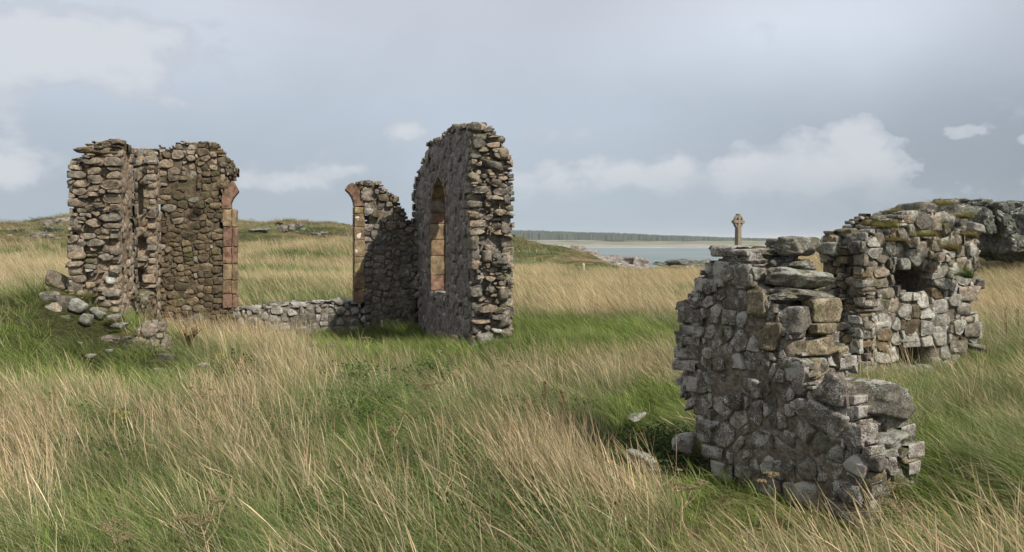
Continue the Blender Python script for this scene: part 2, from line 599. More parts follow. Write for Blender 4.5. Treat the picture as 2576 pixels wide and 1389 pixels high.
def rock_mesh(kind, i, mat, smooth_=True):
    i %= len(ROCKS[kind])
    k = (kind, i, mat.name)
    if k not in _RM:
        p, f = ROCKS[kind][i]
        _RM[k] = mesh_np('stone_%s' % kind, p, f, [mat], not kind.startswith('far'))
    return _RM[k]


def clip(poly, n, c):
    """keep the side where n.x <= c"""
    out = []
    m = len(poly)
    for i in range(m):
        a, b = poly[i], poly[(i + 1) % m]
        da, db = a[0] * n[0] + a[1] * n[1] - c, b[0] * n[0] + b[1] * n[1] - c
        if da <= 0: out.append(a)
        if (da < 0) != (db < 0) and da != db:
            t = da / (da - db)
            out.append((a[0] + (b[0] - a[0]) * t, a[1] + (b[1] - a[1]) * t))
    return out


def cells(rects, g, rs, jit=.24, over=.66, aniso=1.35):
    """irregular polygons that fit together, grown from packed rectangles (a power diagram)"""
    n = len(rects)
    P = np.array([[(i + a / 2 + rs.uniform(-jit, jit) * a) * g, (j + b / 2 + rs.uniform(-jit, jit) * b) * g] for (i, j, a, b) in rects])
    S = np.array([[a * g, b * g] for (_, _, a, b) in rects])
    W = (np.minimum(S[:, 0] / aniso, S[:, 1]) * .5) ** 2
    Q = P / np.array([aniso, 1.0])
    out = []
    for k in range(n):
        hx, hy = S[k] * over
        cx, cy = (rects[k][0] + rects[k][2] / 2) * g, (rects[k][1] + rects[k][3] / 2) * g
        ch = .18
        poly = [(cx - hx, cy - hy * (1 - ch)), (cx - hx * (1 - ch), cy - hy), (cx + hx * (1 - ch), cy - hy), (cx + hx, cy - hy * (1 - ch)),
                (cx + hx, cy + hy * (1 - ch)), (cx + hx * (1 - ch), cy + hy), (cx - hx * (1 - ch), cy + hy), (cx - hx, cy + hy * (1 - ch))]
        d2 = ((Q - Q[k]) ** 2).sum(1)
        for j in np.argsort(d2)[1:14]:
            v = Q[j] - Q[k]
            c = (Q[j] @ Q[j] - Q[k] @ Q[k] - W[j] + W[k]) / 2
            poly = clip(poly, (v[0] / aniso, v[1]), c)
            if len(poly) < 3: break
        out.append(poly if len(poly) >= 3 else None)
    return out


def stone_geo(poly, dep, proud, rs, nseg, rings, joint, rough, tilt, seed, edge=.17):
    """a stone from its outline on the wall face: worn edges, tilted and chipped front"""
    P = np.array(poly)
    c = P.mean(0)
    d = np.roll(P, -1, 0) - P
    L = np.linalg.norm(d, axis=1)
    cum = np.concatenate([[0], np.cumsum(L)])
    s = (np.arange(nseg) + rs.random()) / nseg * cum[-1]
    k = np.clip(np.searchsorted(cum, s % cum[-1], side='right') - 1, 0, len(P) - 1)
    R = P[k] + d[k] * (((s % cum[-1]) - cum[k]) / L[k])[:, None]
    size = math.sqrt(max(1e-6, .5 * abs(np.sum(P[:, 0] * np.roll(P[:, 1], -1) - np.roll(P[:, 0], -1) * P[:, 1]))))
    q = R - c
    ln = np.linalg.norm(q, axis=1)
    nz = vnoise(np.stack([R[:, 0] * 1.6 / size, R[:, 1] * 1.6 / size, np.full(len(R), seed * .37)], 1), seed)
    q = q * (np.clip(ln - joint, ln * .35, None) / ln * (1 + .05 * nz))[:, None]
    ed = min(.03, size * edge)
    V = []
    prof = [(.86, dep, 0), (1.0, -proud + .75 * ed, 0), (.985, -proud + .30 * ed, .4), (.92, -proud + .08 * ed, 1), (.70, -proud, 1), (.38, -proud - .02 * size, 1)]
    if rings >= 6: prof = [(.86, dep, 0), (1.0, -proud + .75 * ed, 0), (.99, -proud + .32 * ed, .4), (.955, -proud + .12 * ed, .8), (.88, -proud + .03 * ed, 1), (.74, -proud, 1), (.56, -proud, 1), (.36, -proud - .01 * size, 1), (.17, -proud - .01 * size, 1)]
    if rings < 6: prof = [prof[0], prof[1], prof[2 if rings > 4 else 3], prof[4]] if rings < 5 else [prof[0], prof[1], prof[2], prof[3], prof[4]]
    tx, ty = rs.gauss(0, tilt), rs.gauss(0, tilt)
    cm = rs.uniform(0, 6.28); cn = np.array([math.cos(cm), math.sin(cm)]); ct = rs.uniform(.05, .35) * size; cs = rs.uniform(.1, .7)
    cm2 = rs.uniform(0, 6.28); cn2 = np.array([math.cos(cm2), math.sin(cm2)]); cs2 = rs.uniform(.1, .5)

    def front(xy, on):
        z = xy[:, 0] * tx + xy[:, 1] * ty
        z = z + np.clip(xy @ cn - ct, 0, None) * cs + np.clip(xy @ cn2 - ct * .6, 0, None) * cs2
        z = z + rough * size * fbm(np.stack([(xy[:, 0] + c[0]) * 2.4 / size, (xy[:, 1] + c[1]) * 2.4 / size, np.full(len(xy), seed * .71)], 1), 3, seed + 3)
        return z * on
    for (sc, dp, on) in prof:
        xy = q * sc
        V.append(np.stack([xy[:, 0] + c[0], np.minimum(dp + front(xy, on), dep * .8) if on else np.full(nseg, dp), xy[:, 1] + c[1]], 1))
    cf = front(np.zeros((1, 2)), 1)[0] + prof[-1][1] - .01 * size
    V.append(np.array([[c[0], cf, c[1]]]))
    V = np.concatenate(V)
    a = np.arange(nseg); b = (a + 1) % nseg
    Q4 = np.concatenate([np.stack([k_ * nseg + a, k_ * nseg + b, (k_ + 1) * nseg + b, (k_ + 1) * nseg + a], 1) for k_ in range(len(prof) - 1)])
    t0 = (len(prof) - 1) * nseg
    T3 = np.stack([t0 + a, t0 + b, np.full(nseg, len(V) - 1)], 1)
    return V, Q4, T3


class Masonry:
    """collects stones (kind, variant, material, 4x4) with a weight; the weightiest 300 become parts"""
    def __init__(self, name, label, cat, base, group=None):
        self.t = thing(name, label, cat, base, group)
        self.base = Vector(base)
        self.s = []

    def add(self, c, axes, dims, kind, mat, jitter=.06, nrm=None, area=None, force=False):
        a, d, z = axes
        R = Matrix(((a[0], d[0], z[0]), (a[1], d[1], z[1]), (a[2], d[2], z[2])))
        J = Euler([random.gauss(0, jitter) for _ in range(3)]).to_matrix()
        flip = random.choice((1, -1))
        S = Matrix.Diagonal((dims[0] / 2 * flip, dims[1] / 2, dims[2] / 2))
        if flip < 0: S = Matrix.Diagonal((dims[0] / 2, dims[1] / 2, dims[2] / 2)); R = R @ Matrix.Rotation(math.pi, 3, 'Z')
        M = (R @ J @ S).to_4x4()
        M.translation = Vector(c) - self.base
        v = np.array([0, 0, H]) - np.array(c)
        dist = np.linalg.norm(v)
        cosv = 1 if nrm is None else max(.02, float(np.dot(v / dist, nrm)))
        wgt = (area or dims[0] * dims[2]) * cosv / dist ** 2
        if force: wgt += 1
        self.s.append((wgt, kind, random.randrange(99), mat, M))

    def add_poly(self, origin, axes, geo, mat, nrm, area, near):
        V, Q4, T3 = geo
        a, d, z = (np.array(q, float) for q in axes)
        X = np.array(origin)[None, :] + V[:, :1] * a + V[:, 1:2] * d + V[:, 2:3] * z
        c = X.mean(0)
        v = np.array([0, 0, H]) - c
        dist = np.linalg.norm(v)
        wgt = area * max(.02, float(np.dot(v / dist, nrm))) / dist ** 2
        M = Matrix.Translation(Vector(c) - self.base)
        if np.dot(np.cross(a, d), z) < 0: Q4, T3 = Q4[:, ::-1], T3[:, ::-1]
        self.s.append((wgt, 'poly', (X - c, Q4, T3, near), mat, M))

    def finish(self, name='stone', limit=300):
        self.s.sort(key=lambda q: -q[0])
        for (wgt, kind, i, mat, M) in self.s[:limit]:
            o = link(name, mesh_np('stone', i[0], [i[1], i[2]], [mat], i[3]) if kind == 'poly' else rock_mesh(kind, i, mat), self.t)
            o.matrix_basis = M
        rest = self.s[limit:]
        by = {}
        for q in rest: by.setdefault(q[3].name, []).append(q)
        for mn, lst in by.items():
            V, Fc, R_, T_, off = [], [], [], [], 0
            for (wgt, kind, i, mat, M) in lst:
                if kind == 'poly': p, f = i[0], i[1]; T_.append(i[2] + off)
                else: p, f = ROCKS[kind][i % len(ROCKS[kind])]
                m = np.array(M)
                V.append(p @ m[:3, :3].T + m[:3, 3]); Fc.append(f + off); off += len(p)
                R_.append(np.full(len(p), random.random()))
            me = mesh_np('rubble', np.concatenate(V), [np.concatenate(Fc)] + ([np.concatenate(T_)] if T_ else []), [lst[0][3]], False, {'rnd': ('FLOAT', np.concatenate(R_))})
            o = link('small_rubble', me, self.t)
            o['kind'] = 'stuff'


def pack(mask, wr, hr, rs, fill=1.0):
    """irregular rectangles that tile a boolean grid"""
    occ = ~mask
    na, nb_ = mask.shape
    out = []
    for j in range(nb_):
        i = 0
        while i < na:
            if occ[i, j]:
                i += 1; continue
            wi = rs.randint(*wr); hj = rs.randint(*hr)
            k = 0
            while k < wi and i + k < na and not occ[i + k, j]: k += 1
            wi = k
            hh = 1
            while hh < hj and j + hh < nb_ and not occ[i:i + wi, j + hh].any(): hh += 1
            occ[i:i + wi, j:j + hh] = True
            if rs.random() < fill: out.append((i, j, wi, hh))
            i += wi
    return out


def voxel_core(name, fr, base, polys, T_, drop, mat, parent, g=.06, gw=.08, inset=.03, recess=(), disp=.03, einset=.07, lowf=.012, cut=None, zlow=-.5):
    allp = np.concatenate([np.asarray(p) for p in polys])
    u0, u1 = allp[:, 0].min() - g, allp[:, 0].max() + g
    z0, z1 = allp[:, 1].min() - g, allp[:, 1].max() + g
    nu, nz, nw = int((u1 - u0) / g) + 1, int((z1 - z0) / g) + 1, max(2, int(round((T_ - 2 * inset) / gw)))
    gw = (T_ - 2 * inset) / nw
    U, W, Z = np.meshgrid(u0 + (np.arange(nu) + .5) * g, inset + (np.arange(nw) + .5) * gw, z0 + (np.arange(nz) + .5) * g, indexing='ij')
    occ = np.zeros(U.shape, bool)
    Zd = Z + drop(W) + inset
    for p in polys: occ |= inpoly(U, Zd, p) & inpoly(U - einset, Zd, p) & inpoly(U + einset, Zd, p)
    for (p, dep) in recess: occ &= ~(inpoly(U, Z, p) & (W < dep))
    if cut is not None: occ &= ~cut(U, W, Z)
    pad = np.pad(occ, 1)
    Vn = (nu + 1, nw + 1, nz + 1)
    quads = []

    def vid(i, j, k): return (i * Vn[1] + j) * Vn[2] + k
    for ax, (da, db) in enumerate((((0, 1, 0), (0, 0, 1)), ((0, 0, 1), (1, 0, 0)), ((1, 0, 0), (0, 1, 0)))):
        for sgn in (1, -1):
            sh = np.roll(pad, -sgn, axis=ax)[1:-1, 1:-1, 1:-1]
            i, j, k = np.nonzero(occ & ~sh)
            o = [0, 0, 0]
            if sgn == 1: o[ax] = 1
            i, j, k = i + o[0], j + o[1], k + o[2]
            q = [vid(i, j, k), vid(i + da[0], j + da[1], k + da[2]), vid(i + da[0] + db[0], j + da[1] + db[1], k + da[2] + db[2]), vid(i + db[0], j + db[1], k + db[2])]
            if sgn == -1: q = q[::-1]
            quads.append(np.stack(q, 1))
    quads = np.concatenate(quads)
    uq, inv = np.unique(quads, return_inverse=True)
    quads = inv.reshape(quads.shape)
    vi = uq // (Vn[1] * Vn[2]); vj = (uq // Vn[2]) % Vn[1]; vk = uq % Vn[2]
    P = np.stack([u0 + vi * g, inset + vj * gw, z0 + vk * g], 1)
    E = np.concatenate([quads[:, [0, 1]], quads[:, [1, 2]], quads[:, [2, 3]], quads[:, [3, 0]]])
    E = np.concatenate([E, E[:, ::-1]])
    cnt = np.bincount(E[:, 0], minlength=len(P))[:, None]
    for _ in range(4):
        S = np.zeros_like(P)
        for c in range(3): S[:, c] = np.bincount(E[:, 0], weights=P[E[:, 1], c], minlength=len(P))
        P = P * .4 + (S / cnt) * .6
    Q = P.copy()
    for c, sd in enumerate((3, 4, 5)):
        P[:, c] += fbm(Q * 7, 4, sd, .6) * disp * (1.6 if c == 1 else 1.1)
    P[:, 1] += np.where(P[:, 1] < T_ / 2, -1, 1) * fbm(Q * 1.7, 2, 9) * lowf
    # the frame (u, -n) may be left handed
    hand = fr['u'][0] * (-fr['n'][1]) - fr['u'][1] * (-fr['n'][0])
    X = fr['o'][None, :] + P[:, :1] * fr['u'][None, :] - P[:, 1:2] * fr['n'][None, :]
    V = np.stack([X[:, 0] - base[0], X[:, 1] - base[1], P[:, 2] - base[2]], 1)
    if hand < 0: quads = quads[:, ::-1]
    me = mesh_np(name, V, quads, [mat], True)
    return link(name, me, parent)


def face_stones(ms, fr, poly, g, wr, hr, kind, mat, proud=.02, depth=(.12, .2), fill=1.0, grow=1.0, jitter=.05, holes=(), side=1, T_=.65, seed=1, zpick=None, cond=None, drop=None):
    rs = random.Random(seed)
    poly = np.asarray(poly)
    u0, z0 = poly.min(0); u1, z1 = poly.max(0)
    na, nz = int((u1 - u0) / g) + 1, int((z1 - z0) / g) + 1
    U, Z = np.meshgrid(u0 + (np.arange(na) + .5) * g, z0 + (np.arange(nz) + .5) * g, indexing='ij')
    m = inpoly(U, Z, poly)
    if drop is not None: m &= inpoly(U, Z + float(drop(np.array([T_]))[0]), poly) | (Z < z1 - 1.2)
    for h in holes: m &= ~inpoly(U, Z, h)
    n3 = np.array([*fr['n'], 0.0]) * side
    u3 = np.array([*fr['u'], 0.0])
    near = kind.startswith('near')
    rects = pack(m, wr, hr, rs, 1.0)
    for (i, j, a, b), poly_ in zip(rects, cells(rects, g, rs)):
        if poly_ is None or rs.random() > fill: continue
        u = u0 + (i + a / 2) * g; z = z0 + (j + b / 2) * g
        mt, pr, tl = mat, proud, jitter
        if zpick:
            q = zpick(u, z, rs)
            if q: _, mt, pr, tl, _ = q
        dep = rs.uniform(*depth)
        off = rs.uniform(-.5, 1) * pr
        ns, nr, jt = (26, 6, .006) if near else ((20, 5, .006) if kind.startswith('mid') else (14, 4, .006))
        geo_ = stone_geo(poly_, dep, off, rs, ns, nr, jt * rs.uniform(.6, 1.9), .10 if not near else .17, tl * 1.2, rs.randrange(9999))
        org = w3(fr, u0, 0.0 if side > 0 else T_, z0)
        ms.add_poly(org, (u3, -n3, (0, 0, 1)), geo_, mt, n3, a * b * g * g, near or kind.startswith('mid'))


def end_stones(ms, fr, poly, T_, g, wr, hr, kind, mat, proud=.06, depth=(.15, .3), sign=-1, drop=None, seed=2, jitter=.1, fill=1.0, zr=None, grow=1.08, mats=None, skip=None):
    """stones across the broken end of a wall, following its outline"""
    rs = random.Random(seed)
    poly = np.asarray(poly)
    z0, z1 = poly[:, 1].min(), poly[:, 1].max()
    if zr: z0, z1 = max(z0, zr[0]), min(z1, zr[1])
    na, nz = max(1, int(round(T_ / g))), int((z1 - z0) / g) + 1
    zz = z0 + (np.arange(nz) + .5) * g
    uu = np.linspace(poly[:, 0].min(), poly[:, 0].max(), 300)
    ue = []
    for z in zz:
        ok = inpoly(uu, np.full(300, z), poly)
        ue.append((uu[ok].min() if sign < 0 else uu[ok].max()) if ok.any() else np.nan)
    ue = np.array(ue)
    m = np.zeros((na, nz), bool)
    for i in range(na):
        wv = (i + .5) * g
        for j, z in enumerate(zz):
            ok = not np.isnan(ue[j])
            if ok and drop is not None:
                zt = z + drop(np.array([wv]))[0]
                ok = bool(inpoly(np.array([ue[j] - sign * .05]), np.array([zt]), poly)[0]) or zt < z1 - .15
            m[i, j] = ok and not (skip and skip(wv, z))
    n3 = np.array([*fr['u'], 0.0]) * sign
    w3d = np.array([*(-fr['n']), 0.0])
    near = kind.startswith('near')
    rects = pack(m, wr, hr, rs, 1.0)
    for (i, j, a, b), poly_ in zip(rects, cells(rects, g, rs, aniso=2.0)):
        if poly_ is None or rs.random() > fill: continue
        ueb = np.nanmin(sign * ue[j:j + b]) * sign
        dep = rs.uniform(*depth)
        off = rs.uniform(-.35, 1) * proud
        off += .55 * proud * float(vnoise(np.array([[(z0 + (j + b / 2) * g) * 3.1, (i + a / 2) * g * 4.3, seed * 1.7]]), seed)[0])
        mt = rs.choice(mats) if mats else mat
        ns, nr, jt = (22, 6, .007) if near else ((18, 5, .007) if kind.startswith('mid') else (13, 4, .006))
        geo_ = stone_geo(poly_, dep, off, rs, ns, nr, jt * rs.uniform(.5, 2.2), .14, jitter * 1.5, rs.randrange(9999), edge=.16)
        org = w3(fr, ueb, 0.0, z0)
        ms.add_poly(org, (w3d, -n3, (0, 0, 1)), geo_, mt, n3, a * b * g * g, near or kind.startswith('mid'))


def top_stones(ms, fr, poly, T_, g, wr, kind, mat, hgt=(.07, .14), drop=None, seed=3, jitter=.12, fill=.92, ur=None, lift=.35):
    rs = random.Random(seed)
    poly = np.asarray(poly)
    u0, u1 = poly[:, 0].min(), poly[:, 0].max()
    if ur: u0, u1 = max(u0, ur[0]), min(u1, ur[1])
    na, nw = int((u1 - u0) / g), max(1, int(round(T_ / g)))
    zz = np.linspace(poly[:, 1].min(), poly[:, 1].max(), 300)
    uc = u0 + (np.arange(na) + .5) * g
    zt = []
    for u in uc:
        ok = inpoly(np.full(300, u), zz, poly)
        zt.append(zz[ok].max() if ok.any() else np.nan)
    zt = np.array(zt)
    m = np.repeat((~np.isnan(zt))[:, None], nw, 1)
    u3 = np.array([*fr['u'], 0.0]); w3d = np.array([*(-fr['n']), 0.0])
    for (i, j, a, b) in pack(m, wr, wr, rs, fill):
        u = u0 + (i + a / 2) * g; wv = (j + b / 2) * g
        h = rs.uniform(*hgt)
        z = np.nanmin(zt[i:i + a]) - (drop(np.array([wv]))[0] if drop else 0) + h * (lift - .5) + rs.uniform(-.02, .02)
        ms.add(w3(fr, u, wv, z), (u3, w3d, (0, 0, 1)), (a * g * 1.1, b * g * 1.1, h), kind, mat, jitter, np.array([0, -.9, .4]), a * g * h)


def hero(ms, fr, px, py, wd, dims, kind, mat, yaw=0, tilt=(0, 0)):
    """one particular stone: picture position of its centre, distance behind the wall face, size along / through / up"""
    u, z = hit(fr, px, py, wd)
    u3 = Vector((*fr['u'], 0)); w3d = Vector((*(-fr['n']), 0)); zz = Vector((0, 0, 1))
    R = Matrix.Rotation(yaw, 3, zz) @ Matrix.Rotation(tilt[0], 3, u3) @ Matrix.Rotation(tilt[1], 3, w3d)
    ms.add(w3(fr, u, wd, z), (R @ u3, R @ w3d, R @ zz), dims, kind, mat, .02, force=True)


def P8(lst): return [Z8(*q) for q in lst]
def to_uv(fr, pts): return np.array([hit(fr, *p) for p in pts])
nodrop = lambda wv: np.asarray(wv) * 0.0


def block(name, mat, parent, base, pts, label=None, bev=.012, seed=0):
    """a dressed block from its eight corners (bottom four, top four), edges worn"""
    bm = bmesh.new()
    vs_ = [bm.verts.new(Vector(p) - Vector(base)) for p in pts]
    for q in ((3, 2, 1, 0), (4, 5, 6, 7), (0, 1, 5, 4), (1, 2, 6, 5), (2, 3, 7, 6), (3, 0, 4, 7)):
        bm.faces.new([vs_[i] for i in q])
    bmesh.ops.recalc_face_normals(bm, faces=bm.faces)
    bmesh.ops.bevel(bm, geom=list(bm.edges), offset=bev, segments=2, affect='EDGES', profile=.6)
    bmesh.ops.subdivide_edges(bm, edges=[e for e in bm.edges if e.calc_length() > .05], cuts=4, use_grid_fill=True)
    bmesh.ops.triangulate(bm, faces=[f for f in bm.faces if len(f.verts) > 4])
    co = np.array([v.co for v in bm.verts]) + np.array(base)
    dv = np.stack([fbm(co * 9, 3, 21 + c) for c in range(3)], 1) * min(.030, bev * 1.5)
    for v, q in zip(bm.verts, dv): v.co += Vector(q)
    me = bpy.data.meshes.new(name); bm.to_mesh(me); bm.free()
    me.materials.append(mat)
    o = link(name, me, parent)
    if label: o['label'] = label
    return o


def prism(name, mat, parent, base, fr, outline, w0, w1, label=None, bev=.012):
    """an (u,z) outline given real thickness from w0 to w1"""
    bm = bmesh.new()
    a = [bm.verts.new(Vector(w3(fr, u, w0, z)) - Vector(base)) for u, z in outline]
    b = [bm.verts.new(Vector(w3(fr, u, w1, z)) - Vector(base)) for u, z in outline]
    n = len(a)
    bm.faces.new(a); bm.faces.new(b[::-1])
    for i in range(n): bm.faces.new((a[i], a[(i + 1) % n], b[(i + 1) % n], b[i]))
    bmesh.ops.recalc_face_normals(bm, faces=bm.faces)
    bmesh.ops.bevel(bm, geom=list(bm.edges), offset=bev, segments=2, affect='EDGES')
    bmesh.ops.triangulate(bm, faces=[f for f in bm.faces if len(f.verts) > 4])
    me = bpy.data.meshes.new(name); bm.to_mesh(me); bm.free()
    me.materials.append(mat)
    o = link(name, me, parent)
    if label: o['label'] = label
    return o


def box_uwz(fr, u0, u1, w0, w1, z0, z1):
    return [w3(fr, u0, w0, z0), w3(fr, u1, w0, z0), w3(fr, u1, w1, z0), w3(fr, u0, w1, z0),
            w3(fr, u0, w0, z1), w3(fr, u1, w0, z1), w3(fr, u1, w1, z1), w3(fr, u0, w1, z1)]


#@@PART2
# ------------------------------------------------------------------ ground sheet
def warp(n, lo, hi, fine_, c=0.0):
    """coordinates that are dense round c"""
    k = math.asinh((hi - c) / fine_); k0 = math.asinh((lo - c) / fine_)
    return c + fine_ * np.sinh(np.linspace(k0, k, n))


def veg(x, y):
    """share of dry straw (0..1) in the sward at a place"""
    px = CX + x / np.maximum(y, .5) * F
    py = HY + (H - ground_z(x, y, False)) / np.maximum(y, .5) * F
    s = .50 + .62 * fbm2(x, y, .5, 3, 31) + .34 * fbm2(x, y, 1.6, 2, 37)
    far = smooth(y, 14, 20)
    s = s * (1 - far) + far * (.66 + .65 * fbm2(x * .35, y, .22, 3, 41) + .5 * fbm2(x, y, .06, 3, 43))

    def b(cx, cy, rx, ry, a):
        return a * np.exp(-((px - cx) / rx) ** 2 - ((py - cy) / ry) ** 2)
    s = s + b(110, 1200, 170, 120, .35) + b(560, 1060, 160, 110, .25) + b(800, 940, 170, 60, .35) + b(700, 1130, 90, 60, .1) + b(560, 858, 120, 26, .5)
    s = s + b(1500, 1250, 260, 110, .40) + b(1900, 1350, 330, 80, .40) + b(1450, 940, 240, 45, .45) + b(1350, 1090, 90, 80, .25) + b(2300, 900, 180, 25, .4)
    s = s + b(1480, 760, 260, 55, .45) + b(2520, 790, 90, 70, .3) + b(740, 745, 150, 12, .3) + b(60, 735, 110, 14, .35)
    s = s - b(150, 850, 260, 100, .45) - b(1480, 852, 260, 36, 1.2) - b(1010, 868, 190, 32, 1.1) - b(2380, 1090, 230, 110, .40) - b(2500, 1280, 160, 80, .2)
    s = s - b(300, 1290, 90, 110, .35) - b(960, 1090, 150, 130, .35) - b(1640, 1080, 130, 90, .9) - b(1640, 1210, 110, 60, .7) - b(740, 695, 190, 11, .9) - b(740, 762, 170, 10, .3) - b(1540, 686, 90, 15, 1.5) - b(700, 735, 60, 8, .4) - b(2500, 690, 90, 20, .45)
    s = s - b(430, 960, 140, 60, .3) - b(740, 640, 160, 12, .3) - b(740, 565, 200, 16, .10) - b(1330, 640, 90, 22, .5) - b(80, 640, 120, 10, .3)
    return np.clip(s, 0, 1)


def build_ground():
    xs = warp(560, -420, 420, 9.0, 0.5)
    ys = np.concatenate([np.linspace(-14, 2, 14), warp(560, 2.3, 430, 11.0, 4.0)])
    X, Y = np.meshgrid(xs, ys, indexing='ij')
    Z = ground_z(X, Y)
    nx, ny = X.shape
    ii = np.arange(nx * ny).reshape(nx, ny)
    Fc = np.stack([ii[:-1, :-1], ii[1:, :-1], ii[1:, 1:], ii[:-1, 1:]], -1).reshape(-1, 4)
    V = np.stack([X, Y, Z], -1).reshape(-1, 3)
    S = veg(X, Y).ravel()
    m, t, b, out = mat_new('meadow_turf')
    P = t.node('ShaderNodeNewGeometry').outputs['Position']
    a = t.node('ShaderNodeAttribute', attribute_name='straw').outputs['Fac']
    mp = t.node('ShaderNodeMapping'); mp.inputs['Scale'].default_value = (.28, .9, 1.0); t.l.new(P, mp.inputs[0])
    n1 = t.noise(mp.outputs[0], .30, 6, .6)
    n2 = t.noise(P, 2.2, 5, .65)
    n3 = t.noise(P, 11, 3, .7)
    f = t.math('ADD', a, t.ss(n1, .3, .7, -.28, .28))
    f = t.math('ADD', f, t.ss(n2, .25, .75, -.25, .25))
    c = t.ramp(f, [(0, (.045, .068, .018)), (.3, (.085, .105, .032)), (.55, (.155, .145, .058)), (.8, (.25, .19, .092)), (1, (.33, .245, .135))])
    # heather and bracken stains on the far slopes
    hm = t.math('MULTIPLY', t.ss(t.noise(mp.outputs[0], .45, 6, .65), .54, .64, 0, .8), t.ss(t.node('ShaderNodeSeparateXYZ').outputs[1], 0, 1, 1, 1))
    sy = t.node('ShaderNodeSeparateXYZ'); t.l.new(P, sy.inputs[0])
    hm = t.math('MULTIPLY', t.ss(t.noise(mp.outputs[0], .45, 6, .65), .50, .62, 0, .75), t.ss(sy.outputs[1], 50, 80))
    c = t.mix(hm, c, (.085, .062, .032))
    v = t.math('MULTIPLY', t.ss(n3, .25, .75, .6, 1.4), t.ss(n2, .25, .75, .75, 1.25))
    c = t.vec('SCALE', c); t.put(c.node.inputs[3], v)
    # bare thatch and soil between the near tufts
    c = t.mix(t.ss(sy.outputs[1], 18, 32, .6, 0), c, (.070, .064, .030))
    t.put(b.inputs['Base Color'], c)
    b.inputs['Specular IOR Level'].default_value = .05
    bump(t, b, t.math('ADD', n3, t.math('MULTIPLY', n2, 1.5)), 1.0, .25)
    me = mesh_np('ground', V, Fc, [m], True, {'straw': ('FLOAT', S)})
    o = link('ground', me)
    mark(o, 'structure')


build_ground()


# ------------------------------------------------------------------ sea, far shore, forest
def build_sea():
    xs = np.linspace(-2600, 4200, 24)
    ys = np.array([100, 200, 320, 500, 800, 1170, 1600, 2600, 4200, 7000, 12000.])
    X, Y = np.meshgrid(xs, ys, indexing='ij')
    ii = np.arange(X.size).reshape(X.shape)
    Fc = np.stack([ii[:-1, :-1], ii[1:, :-1], ii[1:, 1:], ii[:-1, 1:]], -1).reshape(-1, 4)
    m, t, b, out = mat_new('sea_water')
    P = t.node('ShaderNodeNewGeometry').outputs['Position']
    mp = t.node('ShaderNodeMapping'); mp.inputs['Scale'].default_value = (.35, 1.0, 1.0); t.l.new(P, mp.inputs[0])
    n1 = t.noise(mp.outputs[0], .10, 6, .65)
    n0 = t.noise(mp.outputs[0], .012, 4, .6)
    sy = t.node('ShaderNodeSeparateXYZ'); t.l.new(P, sy.inputs[0])
    c = t.mix(t.ss(n0, .35, .65), (.105, .145, .145), (.155, .195, .190))
    caps = t.ss(n1, .70, .76, 0, .45)
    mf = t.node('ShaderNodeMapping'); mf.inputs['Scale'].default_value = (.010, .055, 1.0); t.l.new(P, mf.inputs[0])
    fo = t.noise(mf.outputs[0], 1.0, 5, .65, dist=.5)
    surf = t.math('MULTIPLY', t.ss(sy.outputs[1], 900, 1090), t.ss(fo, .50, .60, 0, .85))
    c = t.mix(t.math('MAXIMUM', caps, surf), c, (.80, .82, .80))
    t.put(b.inputs['Base Color'], c)
    b.inputs['Roughness'].default_value = .45
    b.inputs['Specular IOR Level'].default_value = .4
    bump(t, b, n1, 1.0, 1.2)
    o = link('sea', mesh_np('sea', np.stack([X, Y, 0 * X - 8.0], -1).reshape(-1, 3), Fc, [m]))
    mark(o, 'structure')


